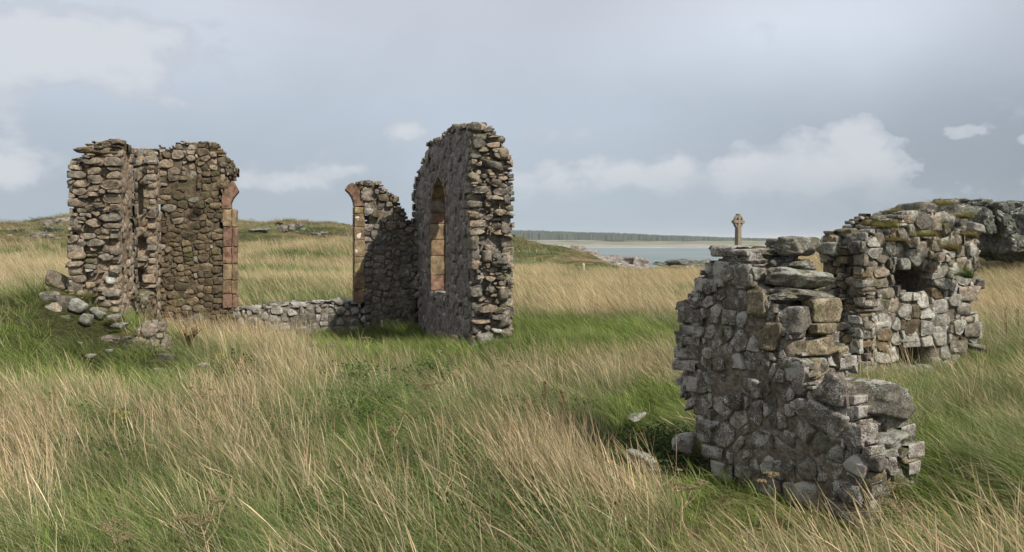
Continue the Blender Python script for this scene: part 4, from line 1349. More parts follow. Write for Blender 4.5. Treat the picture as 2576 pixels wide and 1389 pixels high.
def block_ruin():
    fr = FR_BLOCK
    Tb = .70
    b0 = base_of(fr, .8)
    ms = Masonry('ruined_oven_block', 'squat ruined block of pale squared stones with a dark square hollow, grass tufts on top', 'wall', b0)
    pz = [(345, 1330), (330, 950), (372, 860), (365, 740), (345, 500), (335, 330), (400, 275), (520, 290), (560, 220), (650, 150), (900, 135), (1020, 165), (1110, 225), (1180, 330), (1210, 470),
          (1225, 560), (1190, 600), (1195, 700), (1160, 860), (1215, 950), (1225, 1100), (1100, 1150), (1095, 1330)]
    poly = to_uv(fr, [ZB(*q) for q in pz]); poly[[0, -1], 1] = -.2
    hole = to_uv(fr, [ZB(*q) for q in [(575, 600), (650, 560), (760, 540), (850, 565), (885, 620), (910, 690), (870, 756), (740, 752), (645, 738), (585, 690)]])
    low = to_uv(fr, [ZB(*q) for q in [(610, 1300), (620, 1135), (880, 1145), (885, 1300)]])
    low2 = to_uv(fr, [ZB(*q) for q in [(350, 1300), (350, 1120), (400, 1130), (420, 1300)]])
    drop = lambda wv: np.interp(wv, [0, .2, .5, .85], [.0, -.0, .0, .1])
    voxel_core('mortar_core', fr, b0, [poly], Tb, nodrop, MO_GREY, ms.t, recess=[(hole, .58), (low, .5), (low2, .4)], disp=.035)

    def zp(u, z, rs):
        if z > 1.35: return ('midslab', rs.choice([M_END, M_BLOCK, M_LICH]), .08, .14, 1.0)
        if u < .55 and z > .75: return ('midslab', rs.choice([M_END, M_SHADY]), .04, .16, .95)
        if rs.random() < .15: return ('midslab', M_DARK, .02, .08, .95)
        return None
    ROCKS['midslab'] = rock_set('midslab', 6, 10, e=3.4, chops=6, rough=.14, lam=True)
    face_stones(ms, fr, poly, .045, (3, 7), (3, 5), 'mid', M_BLOCK, .03, (.12, .2), .98, .96, .05, holes=[hole, low, low2], seed=71, zpick=zp)
    # left flank: thin slates
    end_stones(ms, fr, poly, Tb, .045, (2, 6), (1, 4), 'midslab', M_SHADY, .09, (.14, .26), -1, None, seed=72, jitter=.16, mats=[M_END, M_SHADY, M_DARK], zr=(.1, 9))
    end_stones(ms, fr, poly, Tb, .06, (3, 6), (2, 5), 'midslab', M_END, .08, (.14, .26), 1, None, seed=73)
    top_stones(ms, fr, poly, Tb, .07, (3, 6), 'midslab', M_LICH, (.10, .18), None, seed=74, lift=.2)
    face_stones(ms, fr, poly, .08, (3, 6), (2, 4), 'mid', M_END, .03, (.12, .2), .95, 1, .06, side=-1, T_=Tb, seed=75)
    for (x, y, wd, dims, mt, kd, yaw, tl) in [
            (120, 425, .50, (.28, .36, .20), M_LICH, 'mid', .2, (0, 0)), (225, 300, .55, (.34, .38, .15), M_LICH, 'midslab', .1, (0, 0)),
            (440, 300, .25, (.25, .35, .16), M_END, 'mid', .2, (0, .1)), (560, 240, .45, (.55, .5, .22), M_OUT, 'mid', 0, (0, -.3)), (752, 168, .35, (.56, .6, .33), M_END, 'mid', .1, (0, .1)),
            (690, 170, .6, (.60, .4, .28), M_OUT, 'mid', .1, (0, -.1)), (430, 240, .62, (.42, .5, .22), M_OUT, 'mid', .1, (0, -.2)),
            (990, 155, .3, (.34, .45, .22), M_LICH, 'mid', .1, (0, .1)), (1040, 220, .02, (.30, .28, .22), M_LICH, 'mid', .2, (.1, .25)), (1170, 255, .15, (.20, .3, .16), M_BLOCK, 'mid', 0, (0, .1)),
            (700, 425, .02, (.36, .32, .22), M_END, 'mid', 0, (0, 0)), (960, 420, -.02, (.27, .2, .32), M_BLOCK, 'mid', 0, (0, -.2)), (1050, 560, .03, (.34, .2, .21), M_BLOCK, 'mid', 0, (0, -.06)),
            (1140, 450, .12, (.26, .3, .12), M_LICH, 'midslab', 0, (0, 0)), (1130, 365, .12, (.24, .3, .08), M_END, 'midslab', 0, (0, .1)), (840, 415, .05, (.16, .2, .16), M_LICH, 'mid', 0, (0, 0)),
            (855, 520, .03, (.30, .22, .07), M_LICH, 'midslab', 0, (0, .12)), (480, 815, .02, (.38, .25, .24), M_BLOCK, 'mid', 0, (0, 0)), (640, 850, .04, (.19, .2, .17), M_BLOCK, 'mid', 0, (0, 0)),
            (770, 805, .04, (.33, .3, .15), M_BLOCK, 'mid', 0, (0, .15)), (975, 810, .04, (.30, .2, .15), M_BLOCK, 'mid', 0, (0, 0)), (875, 915, .04, (.19, .2, .20), M_BLOCK, 'mid', 0, (0, .1)),
            (1070, 890, .05, (.26, .2, .17), M_BLOCK, 'mid', 0, (0, 0)), (700, 940, .04, (.42, .2, .12), M_DARK, 'midslab', 0, (0, 0)), (420, 1015, .03, (.42, .3, .27), M_BLOCK, 'mid', 0, (0, 0)),
            (645, 1060, .04, (.38, .25, .21), M_BLOCK, 'mid', 0, (0, 0)), (870, 1060, .04, (.46, .25, .26), M_BLOCK, 'mid', 0, (0, 0)), (1125, 1035, .04, (.33, .3, .27), M_BLOCK, 'mid', 0, (0, 0)),
            (475, 1190, .04, (.28, .25, .22), M_BLOCK, 'mid', 0, (0, 0)), (990, 1200, .04, (.38, .3, .28), M_BLOCK, 'mid', 0, (0, 0)), (455, 940, .04, (.25, .2, .12), M_BLOCK, 'mid', 0, (0, 0)),
            (600, 920 + 20, .04, (.19, .2, .16), M_BLOCK, 'mid', 0, (0, 0)), (1185, 680, .3, (.22, .3, .20), M_LICH, 'mid', 0, (0, 0)), (1010, 740, .05, (.22, .2, .12), M_BLOCK, 'mid', 0, (0, 0)),
            (965, 630, .05, (.13, .2, .12), M_BLOCK, 'mid', 0, (0, 0)), (1090, 640, .05, (.22, .2, .10), M_BLOCK, 'mid', 0, (0, .1)), (925, 585, .05, (.10, .2, .08), M_BLOCK, 'mid', 0, (0, 0)),
            (1180, 1150, .3, (.24, .3, .10), M_LICH, 'midslab', 0, (0, .2))]:
        hero(ms, fr, *ZB(x, y), wd + dims[1] / 2 - .04 if wd < .2 else wd, dims, kd, mt, yaw, tl)
    ms.finish()


def stump():
    k = at(430 * 0 + 345, 905, 11.9)
    fr = dict(o=np.array([k[0], 11.9]), u=np.array([.97, .24]), n=np.array([.24, -.97]))
    b0 = (float(k[0]) + .2, 12.0, gz(k[0] + .2, 12.0))
    ms = Masonry('masonry_stump', 'small knee high stump of rubble masonry in the grass before the left wall', 'ruin stump', b0)
    poly = to_uv(fr, [Z1(*q) for q in [(470, 1300), (475, 1175), (560, 1150), (600, 1105), (650, 1092), (715, 1112), (705, 1150), (728, 1180), (745, 1230), (762, 1300)]])
    poly[[0, -1], 1] = -.1
    voxel_core('mortar_core', fr, b0, [poly], .5, nodrop, MO_TAN, ms.t, g=.04, gw=.05, disp=.03)
    face_stones(ms, fr, poly, .04, (2, 5), (2, 5), 'mid', M_END, .05, (.12, .2), .98, .98, .15, seed=81)
    end_stones(ms, fr, poly, .5, .05, (2, 5), (2, 5), 'mid', M_END, .05, (.12, .2), 1, None, seed=82)
    end_stones(ms, fr, poly, .5, .05, (2, 5), (2, 5), 'mid', M_END, .05, (.12, .2), -1, None, seed=83)
    top_stones(ms, fr, poly, .5, .05, (2, 5), 'mid', M_END, (.08, .14), None, seed=84)
    ms.finish()


near_wall(); block_ruin(); stump()


# ------------------------------------------------------------------ loose boulders
BOULDERS = []


def boulder(label, P, wh, y, mat=None, e=3.0, group=None, seed=None, deep=.8, yaw=0.0, tilt=0.0, name='boulder', cat='boulder', chops=5):
    """P: picture position of its centre, wh: size there, y: distance"""
    px, py = P
    wd, ht = wh[0] / F * y, wh[1] / F * y
    c = at(px, py, y)
    BOULDERS.append((float(c[0]), y, wd / 2))
    v, f = rock_np(14 if wh[0] > 40 else 9, seed or int(px * 7 + py), e=e * 2.2, chops=chops + 4, rough=.09, box=.2)
    q = v * np.array([wd / 2, wd / 2 * deep, ht / 2])
    R = np.array(Euler((0, tilt, yaw)).to_matrix())
    q = q @ R.T
    me = mesh_np(name, q + np.array([0, 0, ht / 2 * .7]), f, [mat or M_LICH])
    return thing(name, label, cat, (c[0], c[1], c[2] - ht / 2 * .7), group, me)


G = 'boulders tumbled beside the left wall'
boulder('pale lichened boulder, leftmost of the heap beside the left wall', ZL(428, 798), (52, 34), 12.35, M_LICH, group=G)
boulder('rounded brown boulder resting on the heap beside the pale one', ZL(590, 833), (50, 38), 12.3, M_END, e=2.4, group=G)
boulder('tilted grey boulder lowest at the front of the left heap', ZL(462, 922), (44, 44), 12.15, M_END, group=G, tilt=-.5)
boulder('angular boulder with a white top at the right of the left heap', ZL(680, 880), (42, 38), 12.2, M_LICH, group=G, tilt=.4)
boulder('dark wedge boulder below the white topped one', ZL(750, 985), (40, 34), 12.0, M_LICH, group=G, tilt=.2)
boulder('small brown stone half sunk at the foot of the left heap', ZL(565, 978), (26, 20), 12.05, M_END, group=G)
boulder('large tilted boulder jutting left from the foot of the left wall', ZL(515, 655), (62, 46), 12.85, M_TAN, group=G, tilt=.35)
boulder('squat lichened boulder touching the outer foot of the left wall', ZL(630, 665), (34, 34), 12.7, M_END, group=G)
boulder('narrow stone leaning under the broken wall end beside the mossy cap', ZL(850, 925), (40, 26), 12.3, M_LICH, group=G, tilt=.5)
boulder('mossy capped stone between the left wall and the stump', ZL(985, 985), (36, 26), 12.2, M_LICH, group=G)
boulder('thin pale slab lying on the turf behind the stump', ZL(1040, 1035), (46, 13), 12.05, M_LICH, group=G, e=4)
boulder('long low grey kerb stone left of the stump', ZL(975, 1160), (70, 22), 11.95, M_END, group=G, e=5)
G2 = 'stones lying in the grass'
boulder('white flat stone left of the stump in green grass', ZL(945, 1258), (20, 8), 11.3, M_LICH, group=G2)
boulder('pinkish stone lying furthest left before the stump', ZL(790, 1302), (28, 11), 11.0, M_LICH, group=G2)
boulder('tiny pale stone on the slope below the left heap', ZL(695, 1192), (14, 6), 11.6, M_LICH, group=G2)
boulder('pale stone at the right foot of the stump', Z1(722, 1278), (48, 30), 11.6, M_LICH, group=G2)
boulder('flat grey slab in front of the stump', Z1(705, 1345), (42, 16), 11.0, M_LICH, group=G2, e=4)
boulder('grey stone sunk in the grass below the flat slab', (508, 1046 * 0 + 818 + 100), (36, 12), 10.4, M_END, group=G2)
boulder('low flat stone in the straw before the low wall', (776, 877), (32, 9), 12.6, M_LICH, group=G2, e=4)
boulder('second flat stone nearer the shadow in the chancel', (834, 868), (26, 8), 13.0, M_LICH, group=G2, e=4)
boulder('small white stone at the foot of the tall window wall', (1104, 886), (18, 9), 12.6, M_LICH, group=G2)
boulder('small pale stone alone in the grass below the chancel shadow', (992, 927), (14, 8), 10.6, M_LICH, group=G2)
boulder('long thin slab in sunlit grass left of the near wall', (1600, 1047), (64, 17), 8.05, M_LICH, group=G2, e=5, yaw=.5, tilt=-.18, deep=.5)
boulder('lichened slab in the shade left of the near wall', (1612, 1158), (84, 44), 6.75, M_LICH, group=G2, e=4, yaw=-.4, tilt=.22, deep=.8)
boulder('rounded pinkish boulder at the left foot of the near wall', (1722, 1114), (72, 52), 6.9, M_NEAR, e=3, group=G2)


# ------------------------------------------------------------------ rock outcrops
ROCKY = []


def on_ground(px, py, y0=50.0, y1=110.0, default=None):
    """distance at which the line of sight meets the land"""
    ys = np.arange(y0, y1, .5)
    xs = (px - CX) / F * ys
    zr = H - (py - HY) / F * ys
    hitm = ground_z(xs, ys) >= zr
    return float(ys[np.argmax(hitm)]) if hitm.any() else default


def outcrop(label, lumps, mat, name='rock_outcrop', n=12, seat=False):
    """lumps: (px, py, w px, h px, depth distance); one craggy mass each outcrop"""
    if seat:
        L2 = []
        for (px, py, wp, hp, y) in lumps:
            g_ = on_ground(px, py + hp * .45, 50, 110, None)
            L2.append((px, py, wp, hp, g_ + .3 if g_ else y))
        m_ = sorted(q[4] for q in L2)[len(L2) // 2]
        lumps = [(q[0], q[1], q[2], q[3], min(max(q[4], m_ - 3), m_ + 3)) for q in L2]
    for q in lumps: ROCKY.append(((q[0] - CX) / F * q[4], q[4], q[2] / F * q[4] * .5 + .4))
    c0 = at(lumps[0][0], lumps[0][1], lumps[0][4])
    V, Fc, off = [], [], 0
    for i, (px, py, wp, hp, y) in enumerate(lumps):
        v, f = rock_np(n, int(px * 3 + py * 5 + i), e=16, chops=12, rough=.16, box=.25)
        wd, ht = wp / F * y, hp / F * y
        c = at(px, py, y) - c0
        a = .35 * math.sin(px)
        R = np.array(Euler((.08 * math.sin(py), .12 * math.cos(px), a)).to_matrix())
        q = (v * np.array([wd / 2, max(wd * .35, ht * .6), ht / 2])) @ R.T
        q = q + .10 * ht * np.stack([fbm(q * 3.2 / ht, 5 if n > 20 else 4, 7 + c, .62) for c in range(3)], 1)
        if n > 20: q = q - .07 * ht * np.clip(.12 - np.abs(fbm(q * np.array([1.6, 1.6, .7]) / ht, 2, 31)), 0, 1)[:, None] * 8 * q / (np.linalg.norm(q, axis=1)[:, None] + 1e-6)
        V.append(q + c); Fc.append(f + off); off += len(v)
    me = mesh_np(name, np.concatenate(V), np.concatenate(Fc), [mat], True, {'rnd': ('FLOAT', np.random.default_rng(3).random(off) * 0)})
    return thing(name, label, 'rock outcrop', tuple(c0), None, me)


outcrop('big dark rock outcrop rising behind the squat ruined block', [
    (2500, 590, 190, 130, 30), (2620, 585, 200, 150, 31), (2400, 580, 170, 135, 31), (2350, 560, 130, 100, 31.5), (2440, 530, 140, 62, 31), (2545, 535, 120, 60, 30.5), (2700, 560, 160, 170, 31),
    (2395, 514, 110, 30, 31), (2455, 511, 60, 22, 30.5), (2575, 516, 60, 26, 30), (2570, 618, 120, 60, 29), (2480, 560, 60, 80, 29.3), (2530, 570, 50, 84, 29.2), (2565, 560, 44, 90, 29.3)], M_OUT, n=44)
outcrop('pale lichened rock face on the hill seen through the window gap', [
    (713, 577, 26, 22, 92), (733, 573, 24, 24, 92), (751, 570, 22, 15, 93), (763, 578, 16, 12, 92), (745, 586, 14, 9, 91)], M_FARROCK, seat=True)
outcrop('small white rocks on the slope beside the right jamb', [(873, 592, 12, 14, 70), (862, 600, 12, 8, 69), (852, 606, 12, 7, 68)], M_FARROCK, seat=True)
outcrop('dark rock crest on the hill left of the left wall', [(128, 563, 46, 22, 94), (150, 555, 30, 16, 94), (165, 553, 28, 14, 95)], M_FARROCK, seat=True)
outcrop('pale broken rocks on the slope left of the left wall', [(92, 592, 44, 16, 72), (125, 594, 30, 14, 72), (72, 594, 20, 9, 72), (150, 600, 24, 8, 72)], M_FARROCK, seat=True)
outcrop('small grey rocks at the left picture edge on the slope', [(22, 594, 24, 8, 75), (8, 597, 14, 6, 75)], M_FARROCK, seat=True)
outcrop('craggy grey headland dropping to the sea right of the tall wall', [
    (1452, 636, 66, 40, 97), (1424, 632, 54, 32, 97), (1482, 648, 62, 42, 96), (1440, 652, 96, 40, 94), (1515, 660, 66, 38, 95), (1558, 661, 70, 40, 96), (1590, 659, 66, 42, 96), (1614, 666, 44, 38, 95),
    (1400, 655, 80, 26, 93), (1535, 670, 100, 22, 92), (1590, 674, 80, 18, 91)], M_FARROCK)
outcrop('low rocks in the green bank behind the near wall', [(1700, 660, 66, 16, 74), (1740, 662, 60, 18, 73.5), (1775, 664, 56, 24, 73), (1805, 668, 56, 30, 72.5), (1665, 665, 50, 12, 74), (1750, 672, 190, 20, 73)], M_OUT)
outcrop('pale rocks on the dune slope right of the tall wall', [(1300, 655, 24, 9, 80), (1322, 659, 30, 6, 79), (1286, 647, 14, 14, 81)], M_FARROCK, seat=True)


outcrop('brown heather covered rocks halfway up the hill in the window gap', [(650, 580, 60, 10, 88), (800, 588, 50, 10, 85), (690, 620, 40, 8, 75), (830, 640, 40, 12, 66)], M_OUT, seat=True)
outcrop('dark ledge of rock under the hill crest near the left wall', [(140, 575, 60, 12, 88), (40, 580, 40, 9, 88), (160, 607, 40, 8, 70)], M_OUT, seat=True)


# ------------------------------------------------------------------ celtic cross and marker post
POST = []


def celtic_cross():
    y = 80.0
    bx = at(1857, 600, y)[0]
    g0 = gz(bx, y)
    ztop = at(1857, 538, y)[2]
    hgt = ztop - g0
    t = thing('celtic_cross', 'tall stone celtic cross with a ringed head rising behind the near wall', 'cross', (bx, y, g0))
    t.rotation_euler = (0, 0, math.radians(38))
    m = plain_mat('cross_granite', (.21, .175, .13), .2, 4)

    def part(nm, fn, label=None):
        bm = bmesh.new(); fn(bm)
        bmesh.ops.recalc_face_normals(bm, faces=bm.faces)
        me = bpy.data.meshes.new(nm); bm.to_mesh(me); bm.free(); me.materials.append(m)
        return link(nm, me, t)

    def box(bm, x0, x1, y0, y1, z0, z1, tx=0.0, ty=0.0, bev=.03):
        v = [bm.verts.new(p) for p in ((x0, y0, z0), (x1, y0, z0), (x1, y1, z0), (x0, y1, z0), (x0 + tx, y0 + ty, z1), (x1 - tx, y0 + ty, z1), (x1 - tx, y1 - ty, z1), (x0 + tx, y1 - ty, z1))]
        fs = [bm.faces.new([v[i] for i in q]) for q in ((3, 2, 1, 0), (4, 5, 6, 7), (0, 1, 5, 4), (1, 2, 6, 5), (2, 3, 7, 6), (3, 0, 4, 7))]
        es = list({e for f in fs for e in f.edges})
        bmesh.ops.bevel(bm, geom=es, offset=bev, segments=1, affect='EDGES')
    zc = hgt - .72                       # centre of the head
    part('shaft', lambda bm: box(bm, -.30, .30, -.24, .24, .55, zc - .22, .07, .05))
    part('base_step', lambda bm: box(bm, -.75, .75, -.7, .7, 0, .3))
    part('base_step', lambda bm: box(bm, -.52, .52, -.47, .47, .303, .553))

    def head(bm):
        box(bm, -.165, .165, -.19, .19, zc - .215, zc + .72)
    part('cross_head', head)
    part('cross_arm', lambda bm: box(bm, -.74, -.168, -.185, .185, zc - .14, zc + .14))
    part('cross_arm', lambda bm: box(bm, .168, .74, -.185, .185, zc - .14, zc + .14))

    def ring(bm):
        N = 40
        rings = []
        for i in range(N):
            a = 2 * math.pi * i / N
            ca, sa = math.cos(a), math.sin(a)
            rings.append([bm.verts.new((r * ca, yy, zc + r * sa)) for r, yy in ((.46, -.13), (.60, -.13), (.60, .13), (.46, .13))])
        for i in range(N):
            A, B = rings[i], rings[(i + 1) % N]
            for k in range(4):
                bm.faces.new((A[k], A[(k + 1) % 4], B[(k + 1) % 4], B[k]))
    part('ring', ring)


def marker_post():
    y = on_ground(1468, 682, 40, 110, 70.0)
    p = at(1468, 682, y)
    POST.append((float(p[0]), y))
    g0 = gz(p[0], y)
    zt = at(1468, 665, y)[2]
    t = thing('marker_post', 'small pale marker post standing in the far meadow before the rocks', 'post', (p[0], y, g0))
    m = plain_mat('weathered_post_wood', (.42, .38, .28), .15, 5)
    bm = bmesh.new()
    bmesh.ops.create_cone(bm, cap_ends=True, segments=10, radius1=.09, radius2=.085, depth=1, matrix=Matrix.Translation((0, 0, .5)))
    for v in bm.verts: v.co.z *= (zt - g0) * .94
    me = bpy.data.meshes.new('post'); bm.to_mesh(me); bm.free(); me.materials.append(m)
    link('post', me, t)
    bm = bmesh.new()
    bmesh.ops.create_cone(bm, cap_ends=True, segments=10, radius1=.095, radius2=.03, depth=.12, matrix=Matrix.Translation((0, 0, (zt - g0) * .94 + .06)))
    me = bpy.data.meshes.new('post_cap'); bm.to_mesh(me); bm.free(); me.materials.append(m)
    link('post_cap', me, t)


celtic_cross(); marker_post()
#@@PART3
# ------------------------------------------------------------------ vegetation
def leaf_mat(name, trans=.35, rough=.6, spec=.2):
    m = bpy.data.materials.new(name); m.use_nodes = True
    t = NT(m.node_tree); t.n.clear()
    c = t.node('ShaderNodeAttribute', attribute_name='col').outputs['Color']
    ti = t.node('ShaderNodeAttribute', attribute_name='tint', attribute_type='INSTANCER').outputs['Fac']
    hu = t.node('ShaderNodeAttribute', attribute_name='dry', attribute_type='INSTANCER').outputs['Fac']
    v = t.vec('SCALE', c); t.put(v.node.inputs[3], t.math('ADD', ti, 1.0))
    v2 = t.mix(t.math('MULTIPLY', hu, 1.0, clamp=True), v, (.30, .245, .125))
    v2 = t.mix(t.math('MULTIPLY', hu, -1.0, clamp=True), v2, (.105, .075, .038))
    b = t.node('ShaderNodeBsdfPrincipled')
    t.put(b.inputs['Base Color'], v2)
    b.inputs['Roughness'].default_value = rough
    b.inputs['Specular IOR Level'].default_value = spec
    tr = t.node('ShaderNodeBsdfTranslucent'); t.put(tr.inputs[0], v2)
    ms = t.node('ShaderNodeMixShader'); ms.inputs[0].default_value = trans
    t.l.new(b.outputs[0], ms.inputs[1]); t.l.new(tr.outputs[0], ms.inputs[2])
    out = t.node('ShaderNodeOutputMaterial'); t.l.new(ms.outputs[0], out.inputs[0])
    return m


M_GRASS = leaf_mat('grass_blades', .42, .55, .25)
M_LEAF = leaf_mat('small_leaves', .25, .7, .15)


def tuft(name, n, r, ln, wd, lean, bend, cols, seg=4, seed=0, head=0.0, tipw=.12, mat=None, spread=.5):
    """a bunch of blades, bent by the wind towards -x"""
    rs = np.random.default_rng(seed)
    a = rs.uniform(0, 2 * math.pi, n); rr = r * np.sqrt(rs.random(n))
    bx, by = rr * np.cos(a), rr * np.sin(a)
    L = ln * rs.uniform(.40, 1.15, n)
    # initial direction
    d0 = np.stack([-math.sin(lean) + rs.normal(0, spread * .45, n) + .5 * spread * np.cos(a), rs.normal(0, spread * .45, n) + .5 * spread * np.sin(a), np.full(n, math.cos(lean))], 1)
    d0 /= np.linalg.norm(d0, axis=1)[:, None]
    bd = np.stack([-bend * rs.uniform(.4, 1.5, n) + rs.normal(0, .15 * bend + .03, n), rs.normal(0, .25 * bend + .03, n), -bend * .55 * rs.uniform(.2, 1.4, n)], 1)
    yaw = rs.uniform(0, math.pi, n)
    side = np.stack([np.cos(yaw), np.sin(yaw), np.zeros(n)], 1)
    W = wd * rs.uniform(.7, 1.3, n)
    cl = np.array([c for c, _ in cols]); pr = np.array([p for _, p in cols], float); pr /= pr.sum()
    ci = rs.choice(len(cols), n, p=pr)
    base = cl[ci] * rs.uniform(.75, 1.25, n)[:, None]
    V, C = [], []
    for k in range(seg + 1):
        s = k / seg
        p = np.stack([bx, by, np.zeros(n)], 1) + d0 * (L * s)[:, None] + bd * (L * s * s)[:, None]
        wk = W * (1 - s) ** .6 if head == 0 else W * (.8 if s < .74 else head)
        if k == seg: wk = W * tipw
        V += [p - side * wk[:, None] / 2, p + side * wk[:, None] / 2]
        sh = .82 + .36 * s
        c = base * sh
        if head and s > .7: c = c * np.array([.90, .80, .74])
        C += [c, c]
    V = np.stack(V, 1); C = np.stack(C, 1)
    m = 2 * (seg + 1)
    off = (np.arange(n) * m)[:, None]
    Q = []
    for k in range(seg): Q.append(np.stack([off[:, 0] + 2 * k, off[:, 0] + 2 * k + 1, off[:, 0] + 2 * k + 3, off[:, 0] + 2 * k + 2], 1))
    Q = np.concatenate(Q)
    C = np.concatenate([C.reshape(-1, 3), np.ones((n * m, 1))], 1)
    return mesh_np(name, V.reshape(-1, 3), Q, [mat or M_GRASS], True, {'col': ('FLOAT_COLOR', C)})


def forb(name, n, r, hgt, leaf, cols, seed=0, stems=10):
    """low leafy plant: little leaves on many short stems"""
    rs = np.random.default_rng(seed)
    a = rs.uniform(0, 2 * math.pi, n); rr = r * np.sqrt(rs.random(n))
    z = hgt * rs.random(n) ** .7 * (1 - .45 * (rr / r) ** 2)
    P = np.stack([rr * np.cos(a), rr * np.sin(a), z], 1)
    d = rs.normal(size=(n, 3)); d[:, 2] = np.abs(d[:, 2]) * .3; d /= np.linalg.norm(d, axis=1)[:, None]
    s = np.cross(d, rs.normal(size=(n, 3))); s /= np.linalg.norm(s, axis=1)[:, None]
    L = leaf * rs.uniform(.6, 1.3, n)
    V = np.stack([P, P + d * (L * .5)[:, None] + s * (L * .30)[:, None], P + d * L[:, None], P + d * (L * .5)[:, None] - s * (L * .30)[:, None]], 1)
    cl = np.array([c for c, _ in cols]); pr = np.array([p for _, p in cols], float); pr /= pr.sum()
    c = cl[rs.choice(len(cols), n, p=pr)] * rs.uniform(.6, 1.35, n)[:, None]
    C = np.repeat(np.concatenate([c, np.ones((n, 1))], 1)[:, None, :], 4, 1)
    Q = np.arange(4 * n).reshape(-1, 4)
    return mesh_np(name, V.reshape(-1, 3), Q, [M_LEAF], False, {'col': ('FLOAT_COLOR', C.reshape(-1, 4))})


GREENS = [((.150, .215, .052), 4), ((.095, .150, .036), 3.5), ((.22, .26, .085), 2.5), ((.36, .33, .17), 1.8), ((.50, .43, .27), 1.3)]
LUSH = [((.175, .240, .052), 4), ((.115, .175, .036), 3.5), ((.25, .29, .085), 2.5), ((.40, .36, .18), 1.6)]
MIXED = [((.145, .19, .055), 4), ((.23, .24, .10), 3), ((.45, .38, .24), 3), ((.095, .14, .038), 2.5)]
STRAW = [((.56, .475, .30), 4), ((.66, .57, .40), 3), ((.47, .37, .23), 2.5), ((.30, .29, .14), 1.6)]
DARKG = [((.060, .105, .028), 4), ((.090, .140, .038), 3), ((.040, .072, .022), 2), ((.16, .16, .06), 1), ((.14, .08, .04), .5)]

FSTRAW = [((.54, .43, .25), 4), ((.60, .50, .32), 3), ((.44, .32, .18), 2.5), ((.26, .28, .11), 2)]
SRC = []     # source collections, one per layer


def source(nm, meshes):
    c = bpy.data.collections.new(nm)
    for i, me in enumerate(meshes):
        o = bpy.data.objects.new('%s_%02d' % (nm, i), me)
        c.objects.link(o)
    return c


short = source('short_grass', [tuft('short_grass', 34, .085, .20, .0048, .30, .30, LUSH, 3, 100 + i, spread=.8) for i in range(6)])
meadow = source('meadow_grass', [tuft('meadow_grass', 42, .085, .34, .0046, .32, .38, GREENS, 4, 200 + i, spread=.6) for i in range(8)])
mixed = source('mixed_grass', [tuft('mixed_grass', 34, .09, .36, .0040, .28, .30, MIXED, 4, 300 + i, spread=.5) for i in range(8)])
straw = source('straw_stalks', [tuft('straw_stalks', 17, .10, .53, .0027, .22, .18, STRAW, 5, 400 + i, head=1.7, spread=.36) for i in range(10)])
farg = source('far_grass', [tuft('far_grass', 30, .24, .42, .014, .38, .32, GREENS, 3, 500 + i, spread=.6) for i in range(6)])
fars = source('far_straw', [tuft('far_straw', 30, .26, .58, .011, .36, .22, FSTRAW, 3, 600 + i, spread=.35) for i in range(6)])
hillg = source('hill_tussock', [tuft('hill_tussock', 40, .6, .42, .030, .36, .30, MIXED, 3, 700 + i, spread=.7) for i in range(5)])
leafy = source('leafy_herb', [forb('leafy_herb', 200, .22, .21, .026, DARKG, 800 + i) for i in range(6)]
)


def gn_scatter(name, coll, pts, rot, scl, idx, tint, dry, label, cat='grass'):
    n = len(pts)
    me = bpy.data.meshes.new(name)
    me.vertices.add(n); me.vertices.foreach_set('co', np.asarray(pts, np.float32).ravel())
    for k, typ, dat, fld in (('rot', 'FLOAT_VECTOR', rot, 'vector'), ('scl', 'FLOAT_VECTOR', scl, 'vector'), ('idx', 'INT', idx, 'value'), ('tint', 'FLOAT', tint, 'value'), ('dry', 'FLOAT', dry, 'value')):
        a = me.attributes.new(k, typ, 'POINT')
        a.data.foreach_set(fld, np.asarray(dat, np.int32 if typ == 'INT' else np.float32).ravel())
    ng = bpy.data.node_groups.new(name, 'GeometryNodeTree')
    ng.interface.new_socket('Geometry', in_out='INPUT', socket_type='NodeSocketGeometry')
    ng.interface.new_socket('Geometry', in_out='OUTPUT', socket_type='NodeSocketGeometry')
    gi = ng.nodes.new('NodeGroupInput'); go = ng.nodes.new('NodeGroupOutput')
    ip = ng.nodes.new('GeometryNodeInstanceOnPoints')
    ci = ng.nodes.new('GeometryNodeCollectionInfo')
    ci.inputs['Collection'].default_value = coll
    ci.inputs['Separate Children'].default_value = True
    ci.inputs['Reset Children'].default_value = True

    def attr(nm, dt):
        nd = ng.nodes.new('GeometryNodeInputNamedAttribute'); nd.data_type = dt
        nd.inputs['Name'].default_value = nm
        return nd.outputs[0]
    ng.links.new(gi.outputs[0], ip.inputs['Points'])
    ng.links.new(ci.outputs[0], ip.inputs['Instance'])
    ip.inputs['Pick Instance'].default_value = True
    ng.links.new(attr('idx', 'INT'), ip.inputs['Instance Index'])
    er = ng.nodes.new('FunctionNodeEulerToRotation')
    ng.links.new(attr('rot', 'FLOAT_VECTOR'), er.inputs[0])
    ng.links.new(er.outputs[0], ip.inputs['Rotation'])
    ng.links.new(attr('scl', 'FLOAT_VECTOR'), ip.inputs['Scale'])
    ng.links.new(ip.outputs[0], go.inputs[0])
    o = link(name, me)
    md = o.modifiers.new('scatter', 'NODES'); md.node_group = ng
    mark(o, 'stuff', label, cat)
    return o


